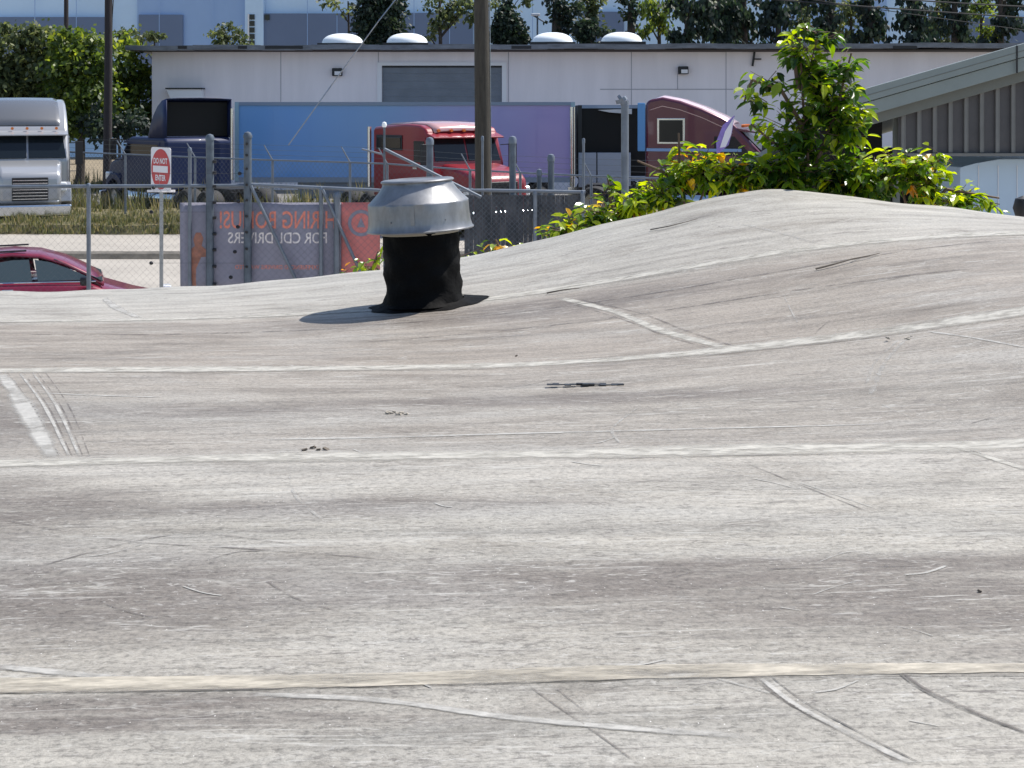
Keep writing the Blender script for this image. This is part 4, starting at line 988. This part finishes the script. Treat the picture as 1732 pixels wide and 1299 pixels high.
M['cabinet'] = mat('pale_grey_cabinet', (.34, .38, .45), .5)
for a, b in ((978, 1008), (1010, 1066)): mb = MB(); mb.box((UX((a+b)/2, Yb)-bt.location.x, -.12, (VZ(258, Yb)+VZ(330, Yb))/2), (UX(b, Yb)-UX(a, Yb), .2, VZ(258, Yb)-VZ(330, Yb))); mb.build('cabinet', M['cabinet'], bt, bevel=.01)
mb = MB(); mb.prism([(UX(1010, Yb)-bt.location.x, VZ(186, Yb)), (UX(1068, Yb)-bt.location.x, VZ(184, Yb)), (UX(1068, Yb)-bt.location.x, VZ(193, Yb)), (UX(1030, Yb)-bt.location.x, VZ(190, Yb))], -.2, -.08); mb.build('roof_bow', M['p_white'], bt)
# chrome upright at the trailer end
mb = MB(); mb.tube((0, 0, .8), (0, 0, 3.6), .09, n=14); mb.box((0, 0, .45), (.3, .3, .9)); o = mb.build('exhaust_stack', M['chrome'], smooth=True); o.location = (UX(968, 48), 48, 0)
tag(o, 'bright chrome upright stack at the purple end of the long trailer', 'exhaust pipe')

# pennant beside the maroon truck
Yf = 15.0; fl = thing('flag', 'narrow purple and white pennant on a thin stick in front of the maroon truck', 'flag', (UX(1214, Yf), Yf, 0))
mb = MB(); mb.path([(0, 0, 0), (0, 0, VZ(262, Yf)), (UX(1242, Yf)-UX(1214, Yf), 0, VZ(196, Yf))], [.008, .008, .006], 8); mb.build('stick', M['galv_dull'], fl)
mb = MB(); q = [(1212, 265), (1211, 240), (1222, 212), (1242, 195), (1238, 222), (1232, 245), (1220, 255)]
mid = [(1217, 250), (1226, 222), (1241, 198), (1236, 228), (1227, 248)]
mb.add([(UX(u, Yf)-fl.location.x, -.012, VZ(v, Yf)) for u, v in q], [tuple(range(len(q)))]); mb.build('cloth', mat('flag_purple', (.25, .18, .50), .7, 0, .2, 12), fl, solid=.004)
mb = MB(); mb.add([(UX(u, Yf)-fl.location.x, -.02, VZ(v, Yf)) for u, v in mid], [tuple(range(5))]); mb.build('white_band', mat('flag_white', (.7, .68, .74), .7), fl, solid=.003)

# ------------------------------------------------------------ white building
Yw = 62.0
wb = thing('white_building', 'long low white building with a grey roller door and four domed skylights', 'building', (UX(900, Yw), Yw, 0)); wx = wb.location.x
def wX(u): return UX(u, Yw)-wx
ZW = VZ(86, Yw); Dp = 16
xL, xR = wX(257), wX(1900); dL, dR = wX(646), wX(849); dT = VZ(111, Yw)
mb = MB()
for a, b, z0, z1 in ((xL, dL, 0, ZW), (dR, xR, 0, ZW), (dL, dR, dT, ZW)): mb.box(((a+b)/2, .12, (z0+z1)/2), (b-a, .24, z1-z0))
mb.box((xL+.12, Dp/2+.25, ZW/2), (.24, Dp-.02, ZW)); mb.box((xR-.12, Dp/2+.25, ZW/2), (.24, Dp-.02, ZW)); mb.box(((xL+xR)/2, Dp+.4, ZW/2), (xR-xL, .24, ZW))
wall = mb.build('wall', M['wall_white'], wb)
mb = MB()
for u in (475, 640, 860, 1068, 1228, 1400): mb.box((wX(u), -.006, ZW/2), (.03, .01, ZW))
mb.box(((wX(1015)+wX(1240))/2, -.008, VZ(151, Yw)), (wX(1240)-wX(1015), .012, .035)); mb.box((wX(1146), -.008, VZ(138, Yw)), (.03, .012, .7))
mb.build('panel_joint', mat('joint_grey', (.38, .37, .40), .8), wall)
mb = MB(); n = 16
for i in range(n): mb.box(((dL+dR)/2, .13, dT*(i+.5)/n), (dR-dL, .03+.004*(i % 2), dT/n-.004))
mb.build('roller_door', M['door_grey'], wb)
mb = MB(); mb.box(((dL+dR)/2, .08, dT-.04), (dR-dL, .06, .08)); mb.build('door_top_gap', M['black'], wb)  # black strip drawn for the dark gap over the door
mb = MB(); mb.box((dL-.1, -.03, dT/2), (.2, .08, dT)); mb.box((dR+.1, -.03, dT/2), (.2, .08, dT)); mb.box(((dL+dR)/2, -.035, dT+.07), (dR-dL+.4, .09, .14)); mb.build('door_frame', M['trim_white'], wb)
# roof slab with a thin metal edge, slightly wavy and patched
mb = MB(); n = 60; xa, xb = wX(222), wX(1910)
for i in range(n):
    a, b = xa+(xb-xa)*i/n, xa+(xb-xa)*(i+1)/n; zt = VZ(77-5*i/n+.8*math.sin(i*.9), Yw-.6)
    mb.box(((a+b)/2, Dp/2-.3, zt-.11), (b-a, Dp+1.4, .20))
rf = mb.build('roof', M['roof_edge'], wb)
mb = MB()
for a, b in ((310, 325), (455, 518), (865, 898), (410, 425), (1500, 1540)): mb.box(((wX(a)+wX(b))/2, -1.01, VZ(80, Yw-1)), (wX(b)-wX(a), .03, .13))
mb.build('roof_patch', M['black'], rf)
mb = MB(); mb.box(((xa+xb)/2, -.1, ZW-.0), (xb-xa-.8, .25, .1)); mb.build('soffit_trim', mat('soffit_dark_board', (.10, .09, .09), .8), rf)  # dark board along the wall top beneath the roof
for u in (572, 684, 936, 1056):
    cx = wX(u); rx = 36*Yw/F; z0 = VZ(73.5-(u-572)/484*2.5, Yw)
    mb = MB(); vs = []; n1, n2 = 24, 7
    for j in range(n2+1):
        a = math.pi/2*j/n2
        for i in range(n1): b = 2*math.pi*i/n1; vs.append((cx+rx*math.cos(a)**.8*math.cos(b), 1.6+rx*math.cos(a)**.8*math.sin(b), z0+.06+.46*math.sin(a)))
    mb.add(vs, [(j*n1+i, j*n1+(i+1) % n1, (j+1)*n1+(i+1) % n1, (j+1)*n1+i) for j in range(n2) for i in range(n1)])
    sk = mb.build('skylight', M['dome'], rf, smooth='full')
    mb = MB(); mb.box((cx, 1.6, z0-.1), (2*rx+.14, 2*rx+.14, .3)); mb.build('skylight_curb', M['black'], sk)
for u, v in ((571, 122), (1155, 119)):
    mb = MB(); mb.box((wX(u), -.12, VZ(v, Yw)), (.44, .24, .34)); lf = mb.build('wall_light', M['black'], wb, bevel=.03)
    mb = MB(); mb.box((wX(u)+.04, -.25, VZ(v+2, Yw)), (.28, .04, .16)); mb.build('lens', M['trim_white'], lf)
mb = MB(); mb.prism([(wX(286), VZ(151, Yw)), (wX(345), VZ(151, Yw)), (wX(348), VZ(172, Yw)), (wX(296), VZ(172, Yw))], -.55, -.02); aw = mb.build('awning', M['trim_white'], wb, label='small slanted white awning on the left of the wall')
mb = MB(); mb.box((wX(316), -.3, VZ(150, Yw)), (1.6, .6, .06)); mb.build('awning_top', M['black'], aw)
mb = MB(); mb.tube((wX(1276), -.12, VZ(84, Yw)), (wX(1272), -.12, VZ(112, Yw)), .05, n=8); mb.box((wX(1281), -.12, VZ(100, Yw)), (.3, .06, .06)); mb.build('wall_bracket', M['black'], wb)

# ------------------------------------------------------------ warehouse far behind, its shade painted blue
Yh = 105.0
wh = thing('warehouse', 'very large warehouse in painted blue shade filling the top of the view behind the trees', 'building', (0, Yh, 0))
def hX(u): return UX(u, Yh)
ZH = 16
def hbox(u0, u1, v0, v1, y, d): z0, z1 = VZ(v1, Yh), (ZH if v0 is None else VZ(v0, Yh)); return ((hX(u0)+hX(u1))/2, y, (z0+z1)/2), (hX(u1)-hX(u0), d, z1-z0)
mb = MB(); mb.box(((hX(-300)+hX(2100))/2, 15, ZH/2), (hX(2100)-hX(-300), 29.4, ZH)); mb.build('wall', M['whouse_light'], wh)
for a, b in ((232, 416), (1300, 1500)): mb = MB(); mb.box(*hbox(a, b, None, 220, .2, .3)); mb.build('blue_bay', M['whouse_mid'], wh)
for a, b, v in ((-300, 178, 29), (236, 310, 25), (447, 606, 23), (640, 800, 22), (985, 1055, 20), (1560, 1900, 30)):
    mb = MB(); mb.box(*hbox(a, b, v, 225, -.03, .34)); mb.build('grey_panel', M['whouse_grey'], wh)
mb = MB(); mb.box(*hbox(416, 447, None, 225, -.1, .6)); tower = mb.build('stair_tower', M['whouse_light'], wh)
mb = MB(); mb.box(*hbox(421, 423.5, 24, 225, -.45, .12)); mb.build('window_frame', M['trim_white'], tower)
for k in range(5):
    mb = MB(); mb.box(*hbox(424, 432.5, 25+k*11, 33.5+k*11, -.43, .1)); mb.build('window', M['glass'], tower)
mb = MB(); mb.box(*hbox(449, 457, 25, 34, -.25, .12)); mb.build('window', M['glass'], wh)
mb = MB()
for u in (60, 130, 190, 270, 360, 520, 570, 700, 760, 900, 1000): mb.box(*hbox(u, u+1.2, None, 225, -.21, .03))
mb.build('panel_joint', M['whouse_mid'], wh)
mb = MB(); mb.box(((hX(-300)+hX(2100))/2, 15, ZH+.15), (hX(2100)-hX(-300)+.5, 30.2, .3)); mb.build('roof', M['roof_edge'], wh)

# ------------------------------------------------------------ utility poles and cables
Yu = 28.0
t = thing('utility_pole', 'thick weathered wooden utility pole standing left of centre beside the red truck', 'utility pole', (UX(819, Yu), Yu, 0))
mb = MB(); mb.path([(0, 0, 0), (-.03, 0, 3), (-.07, 0, 7.0), (-.09, 0, 9.5)], [.17, .155, .14, .125], 20); mb.build('pole', M['wood'], t, smooth=True)
mb = MB(); mb.tube((.155, -.02, 0), (.08, -.02, 9.0), .012, n=6); mb.build('ground_wire', M['galv'], t)
mb = MB(); mb.box((-.08, 0, 9.0), (2.4, .1, .12)); mb.build('crossarm', M['wood'], t)
t2 = thing('utility_pole', 'slim dark utility pole rising in front of the left trees', 'utility pole', (UX(181, 54), 54, 0))
mb = MB(); mb.path([(0, 0, 0), (.05, 0, 5), (.07, 0, 11)], [.17, .15, .13], 14); mb.build('pole', M['wood_dark'], t2, smooth=True)
mb = MB(); mb.path([(.16, 0, 5.5), (.2, 0, 7), (.32, 0, 9), (.5, 0, 11)], [.02]*4, 6); mb.build('guy_wire', M['wire_dark'], t2)
t3 = thing('utility_pole', 'short slim dark pole against the warehouse, above the left trees', 'utility pole', (UX(112, 80), 80, 0))
mb = MB(); mb.path([(0, 0, 0), (0, 0, 12)], [.16, .12], 10); mb.build('pole', M['wood_dark'], t3, smooth=True)
t4 = thing('street_lamp', 'small lamp post with a slanting arm seen between the background trees', 'street lamp', (UX(909, 82), 82, 0))
mb = MB(); mb.path([(0, 0, 0), (0, 0, VZ(25, 82))], [.08, .05], 10); mb.build('pole', M['galv_dull'], t4, smooth=True)
mb = MB(); mb.path([(-.35, 0, VZ(24, 82)), (.55, 0, VZ(40, 82))], [.05, .04], 8); mb.build('arm', M['galv_dull'], t4)
mb = MB(); mb.box((-.1, 0, VZ(25, 82)), (.5, .25, .14)); mb.build('lamp_head', M['trim_white'], t4, bevel=.03)
def cable(name, label, pts, r, m):
    mb = MB(); mb.path([Vector(p) for p in pts], [r]*len(pts), 6); return tag(mb.build(name, m), label, 'cable')
def sag(a, b, n=10, s_=.3): a, b = Vector(a), Vector(b); return [a.lerp(b, i/n)-Vector((0, 0, s_*4*(i/n)*(1-i/n))) for i in range(n+1)]
cable('guy_cable', 'thin guy cable running down diagonally across the blue trailer', [P(700, -40, 27.5), P(640, 36, 27), P(560, 145, 27), P(488, 245, 26.5)], .012, M['galv'])
cable('power_cable', 'lower dark power cable across the top right trees', sag(P(1080, -20, 33), P(1800, 34, 33), s_=.03), .018, M['black'])
cable('power_cable', 'upper dark power cable across the top right corner', sag(P(1380, -12, 33), P(1800, 14, 33), s_=.03), .018, M['black'])
cable('power_cable', 'thinnest short power cable crossing the warehouse at the top right', sag(P(1180, -30, 33), P(1800, 60, 33), s_=.02), .009, M['black'])

# ------------------------------------------------------------ trees
M['l_dark'] = leafmat('foliage_dark', [(0, (.008, .016, .014)), (.6, (.018, .034, .020)), (1, (.05, .075, .03))], .2, .6)
M['l_olive'] = leafmat('foliage_olive', [(0, (.03, .045, .022)), (.6, (.085, .11, .045)), (1, (.20, .22, .08))], .35, .55)
M['l_green'] = leafmat('foliage_green', [(0, (.025, .045, .015)), (.55, (.085, .13, .028)), (1, (.25, .29, .05))], .42, .5)
def tree(name, label, u, Y, clumps, m, leafsz, dens, trunk=None, group='trees behind the buildings', tdrop=.3, base=None, yd=1.0):
    """clumps (u,v,ru,rv) in photo units at distance Y become volumes of leaves round real limbs"""
    X = UX(u, Y); root = thing(name, label, 'tree', (X, Y, 0), 0, group); k = Y/F
    vs, fs, tint = [], [], []; tr = MB(); tops = []
    for (cu, cv, ru, rv) in clumps:
        c = Vector((UX(cu, Y)-X, 0, VZ(cv, Y))); rx, rzz = ru*k, rv*k; ry = min(rx, rzz)*yd if rx else 1
        ry = max(ry, .4*max(rx, rzz)); n = int(dens*(ru*rv)/100)
        nsub = max(5, n//26); tops.append(c)
        for s_ in range(nsub):
            while True:
                q = Vector([random.uniform(-1, 1) for _ in range(3)])
                if q.length < 1: break
            q = q.normalized()*(q.length**.5); cc = c+Vector((q.x*rx, q.y*ry, q.z*rzz)); sr = random.uniform(.16, .42)*min(rx, rzz)+.14
            bt = random.gauss(.45, .18)
            for _ in range(n//nsub):
                g_ = Vector((random.gauss(0, .5), random.gauss(0, .5), random.gauss(0, .45)))*sr; p = cc+g_
                d = Vector((random.uniform(-1, 1), random.uniform(-1, 1), random.uniform(-1, .5)-tdrop)).normalized()
                L = leafsz*random.uniform(.6, 1.4); sd_ = d.cross(Vector((random.uniform(-1, 1), random.uniform(-1, 1), random.uniform(-1, 1))))
                if sd_.length < .1: continue
                sd_.normalize(); i0 = len(vs); b = sd_*L*.32
                vs += [p, p+d*L*.5+b, p+d*L, p+d*L*.5-b]; fs.append((i0, i0+1, i0+2, i0+3)); tint.append(min(1, max(0, bt+random.gauss(0, .18))))
    leaf_obj('crown', vs, fs, tint, m, root)
    tw = trunk if trunk else .16; zt = max(c.z for c in tops)
    hz = min(c.z for c in tops)
    tr.path([Vector((0, 0, 0)), Vector((.05, .03, hz*.6)), Vector((-.04, 0, zt+.1))], [tw*1.25, tw, tw*.5], 10)
    for c in tops:
        s0 = Vector((0, 0, max(.5, c.z-abs(c.x)*.8-.5))); tr.path([s0, s0.lerp(c, .6)+Vector((0, 0, .1)), c], [tw*.45, tw*.3, tw*.1], 6)
    tr.build('trunk', M['bark'], root, smooth=True); return root
# left group
tree('broadleaf_tree', 'broad dusty green tree at the far left behind the white truck', 40, 60, [(10, 90, 50, 45), (60, 75, 45, 35), (20, 140, 60, 45), (80, 130, 50, 55), (-30, 150, 60, 60), (60, 185, 60, 40)], M['l_olive'], .26, 62)
tree('broadleaf_tree', 'full yellow green topped tree beside the slim dark pole', 135, 59, [(125, 70, 40, 25), (155, 95, 35, 40), (120, 120, 45, 55), (160, 160, 40, 55), (120, 190, 55, 40)], M['l_green'], .26, 62)
tree('broadleaf_tree', 'bright sunlit tree squeezed against the left end of the white building', 222, 63, [(205, 80, 22, 22), (225, 115, 32, 35), (235, 160, 28, 50), (205, 165, 30, 60), (230, 210, 30, 30)], M['l_green'], .24, 66)
tree('shrub', 'dark shrub at the foot of the left trees by the yard weeds', 200, 58, [(175, 205, 40, 28), (225, 210, 30, 22)], M['l_dark'], .22, 60, .06)
tree('shrub', 'small round bush above the left roof edge of the white building', 384, 84, [(384, 62, 30, 20), (395, 70, 28, 16)], M['l_olive'], .26, 70, .07)
tree('shrub', 'low pale bush peeking over the left roof corner of the white building', 262, 84, [(225, 62, 26, 18), (262, 68, 24, 14), (200, 55, 14, 16)], M['l_olive'], .26, 60, .07)
# behind the white building
tree('conifer_tree', 'wide dark rounded evergreen behind the second skylight', 645, 80, [(645, 10, 36, 30), (642, 38, 38, 30), (648, 62, 36, 20)], M['l_dark'], .26, 260, .3)
tree('broadleaf_tree', 'thin branching tree at the top left of the wide dark evergreen', 590, 82, [(565, 5, 22, 10), (590, 15, 16, 8)], M['l_olive'], .28, 34, .09)
tree('broadleaf_tree', 'olive tree with spreading branches just left of the thick wooden pole', 745, 80, [(745, 10, 30, 20), (780, 20, 28, 22), (735, 38, 18, 14), (800, 5, 30, 14), (722, 58, 14, 10)], M['l_olive'], .27, 55, .14)
tree('conifer_tree', 'small dark cone shaped evergreen just right of the thick wooden pole', 858, 79, [(856, 12, 9, 14), (857, 32, 19, 18), (860, 52, 27, 18), (862, 64, 30, 12)], M['l_dark'], .24, 330, .12)
tree('broadleaf_tree', 'olive tree top over the cone shaped evergreen', 862, 84, [(848, -2, 16, 12), (880, -4, 20, 14)], M['l_olive'], .28, 50, .1)
tree('conifer_tree', 'dark tree with a thick trunk behind the third skylight', 942, 79, [(938, 5, 16, 30), (950, 40, 16, 30), (965, 10, 20, 24)], M['l_dark'], .26, 75, .42)
tree('broadleaf_tree', 'loose olive tree between the third and fourth skylights', 995, 80, [(985, 15, 28, 18), (1005, 5, 26, 16), (1012, 42, 20, 12)], M['l_olive'], .27, 60, .16)
tree('conifer_tree', 'low dark rounded evergreen between the third and fourth skylights', 1000, 78, [(998, 46, 30, 16), (1002, 60, 32, 12)], M['l_dark'], .25, 120, .12)
tree('conifer_tree', 'narrow dark tree right behind the fourth skylight', 1068, 80, [(1064, 10, 14, 28), (1070, 42, 12, 26)], M['l_dark'], .26, 90, .34)
tree('broadleaf_tree', 'sunlit drooping tree just right of the fourth skylight', 1115, 81, [(1105, 15, 26, 24), (1130, 35, 22, 24), (1095, 40, 16, 16), (1140, 5, 24, 16)], M['l_green'], .28, 48, .14, tdrop=1.2)
rt = [(1165, 'dark drooping tree, first of the dark row at the upper right'), (1212, 'dark dense tree, second in the upper right row'), (1262, 'dark tree left of the sapling top'),
      (1318, 'dark tree directly behind the sapling top'), (1400, 'dark tree just right of the sapling top'), (1470, 'dark tree above the end of the sapling branches'),
      (1540, 'tall dark trunked tree over the grey shed roof start'), (1622, 'dark trunked tree over the middle of the grey shed roof'), (1700, 'dark tree at the top right corner')]
for i, (u, lab) in enumerate(rt):
    cs = [(u+random.uniform(-20, 20), v_+random.uniform(-6, 6), random.uniform(18, 34), random.uniform(14, 24)) for v_ in (-10, 6, 22, 38, 54, 70)]
    tree('conifer_tree', lab, u+random.uniform(-8, 8), 78+2*(i % 3), cs, M['l_dark'], .34, 36, .20+.12*random.random(), tdrop=1.2)
for u, lab in ((1235, 'grey green tree tucked between dark trunks left of the sapling'), (1355, 'grey green tree glimpsed behind the sapling crown'), (1440, 'grey green tree between dark trunks right of the sapling'), (1585, 'pale green tree between the two trunks above the grey shed'), (1660, 'bright green tree low at the top right, between dark trunks')):
    cs = [(u+random.uniform(-16, 16), v_+random.uniform(-8, 8), random.uniform(18, 32), random.uniform(12, 20)) for v_ in (4, 24, 44, 62)]
    tree('broadleaf_tree', lab, u, 86, cs, M['l_green'] if u > 1640 else M['l_olive'], .28, 50, .12, tdrop=.6)

# ------------------------------------------------------------ grey shed on the right
Yg = 24.0
sh_ = thing('metal_shed', 'grey green metal shed with ribbed siding and a sloping rake at the right edge', 'building', (UX(1600, Yg), Yg, 0)); gx0 = sh_.location.x
def sX(u): return UX(u, Yg)-gx0
def sZ(v): return VZ(v, Yg)
ue, uf = 1440, 2050                      # rake ends
top = lambda u: 147-(u-1470)*(75/262)
def band(o0, o1, y0, y1, name, m, par):
    mb = MB(); mb.prism([(sX(ue), sZ(top(ue)+o0)), (sX(uf), sZ(top(uf)+o0)), (sX(uf), sZ(top(uf)+o1)), (sX(ue), sZ(top(ue)+o1))], y0, y1); return mb.build(name, m, par, bevel=.006)
# roof sheet going back from the rake
mb = MB(); mb.prism([(sX(ue), sZ(top(ue)+1)), (sX(uf), sZ(top(uf)+1)), (sX(uf), sZ(top(uf)+14)), (sX(ue), sZ(top(ue)+14))], -.28, 14); mb.v = [(x, y, z-.14*(y+.28)) for x, y, z in mb.v]; rfs = mb.build('roof', M['shed_fascia'], sh_)
fa = band(-1, 21, -.42, -.30, 'rake_fascia', M['shed_fascia'], sh_)
band(22.5, 45, -.37, -.29, 'lower_fascia', M['shed_fascia'], sh_)
band(10, 11.5, -.425, -.42, 'fascia_groove', M['shed_fascia2'], fa)
band(45.5, 64, -.16, .0, 'soffit_trim', M['shed_fascia2'], sh_)
mb = MB(); mb.box((sX(1705), -.424, sZ(top(1705)+22)), (.025, .02, .46)); mb.build('fascia_joint', M['black'], fa)
# gable wall with ribs
def zb_(u): return sZ(top(u)+60)
u0, u1 = 1522, 2050
mb = MB(); mb.prism([(sX(u0), sZ(260)), (sX(u0), zb_(u0)), (sX(u1), zb_(u1)), (sX(u1), sZ(262))], .02, .12); gw = mb.build('gable_wall', M['shed_wall'], sh_)
mb = MB(); u = 1524
while u < 2040:
    z0, z1 = sZ(258.5), zb_(u); mb.box((sX(u+2.5), -.01, (z0+z1)/2), (.055, .06, z1-z0)); mb.box((sX(u+7), .012, (z0+z1)/2), (.03, .02, z1-z0)); u += 26.5
mb.build('siding_rib', M['shed_rib'], gw, bevel=.008)
mb = MB(); mb.box(((sX(1520)+sX(2050))/2, -.02, sZ(261.5)), (sX(2050)-sX(1520), .14, .05)); mb.build('base_trim', M['shed_rib'], sh_)
mb = MB(); mb.box(((sX(1480)+sX(2050))/2, 3.4, 1.4), (sX(2050)-sX(1480), .1, 2.75)); mb.box(((sX(1400)+sX(1522))/2, 1.2, sZ(250)), (sX(1522)-sX(1400), .1, 1.2)); mb.build('shade_backing', M['deep'], sh_)  # black sheets stand for the shaded void under the eave and gable
mb = MB(); mb.box((sX(2045), 7, 1.6), (.1, 13, 3.2)); mb.box(((sX(1460)+sX(2050))/2, 13.8, 1.1), (sX(2050)-sX(1460), .1, 2.2)); mb.build('side_wall', M['shed_wall'], sh_)
mb = MB()
for uu in (1524,): mb.box((sX(uu), .3, sZ(top(uu)+60)/2), (.1, .1, sZ(top(uu)+60)))
mb.build('corner_column', M['shed_fascia2'], sh_)
# pale truck box under the shed
Yq = 24.3
pt = thing('storage_container', 'pale blue white container end under the shed at the right edge', 'container', (UX(1700, Yq), Yq, 0))
cX = lambda u: UX(u, Yq)-pt.location.x
mb = MB(); mb.prism([(cX(1624), 0), (cX(1624), VZ(283, Yq)), (cX(1650), VZ(276, Yq)), (cX(1690), VZ(269, Yq)), (cX(1900), VZ(268, Yq)), (cX(1900), 0)], 0, 2.2); mb.build('body', M['pale_box'], pt, bevel=.01)
mb = MB()
for uu in (1655, 1688, 1720): mb.box((cX(uu), -.008, 1.3), (.012, .012, 2.5))
mb.build('panel_ridge', M['trim_white'], pt)
mb = MB(); mb.lathe([(.001, -.07), (.05, -.05), (.065, 0), (.05, .06), (.001, .08)], 14); o = mb.build('lamp_globe', M['black'], smooth=True)
o.location = (UX(1731, 9), 9, VZ(352, 9)); mb = MB()
mb.tube((0, 0, -2.9), (0, 0, -.05), .02, n=8); mb.build('pole', M['black'], o); tag(o, 'black rounded post top at the right edge just beyond the roof', 'post')
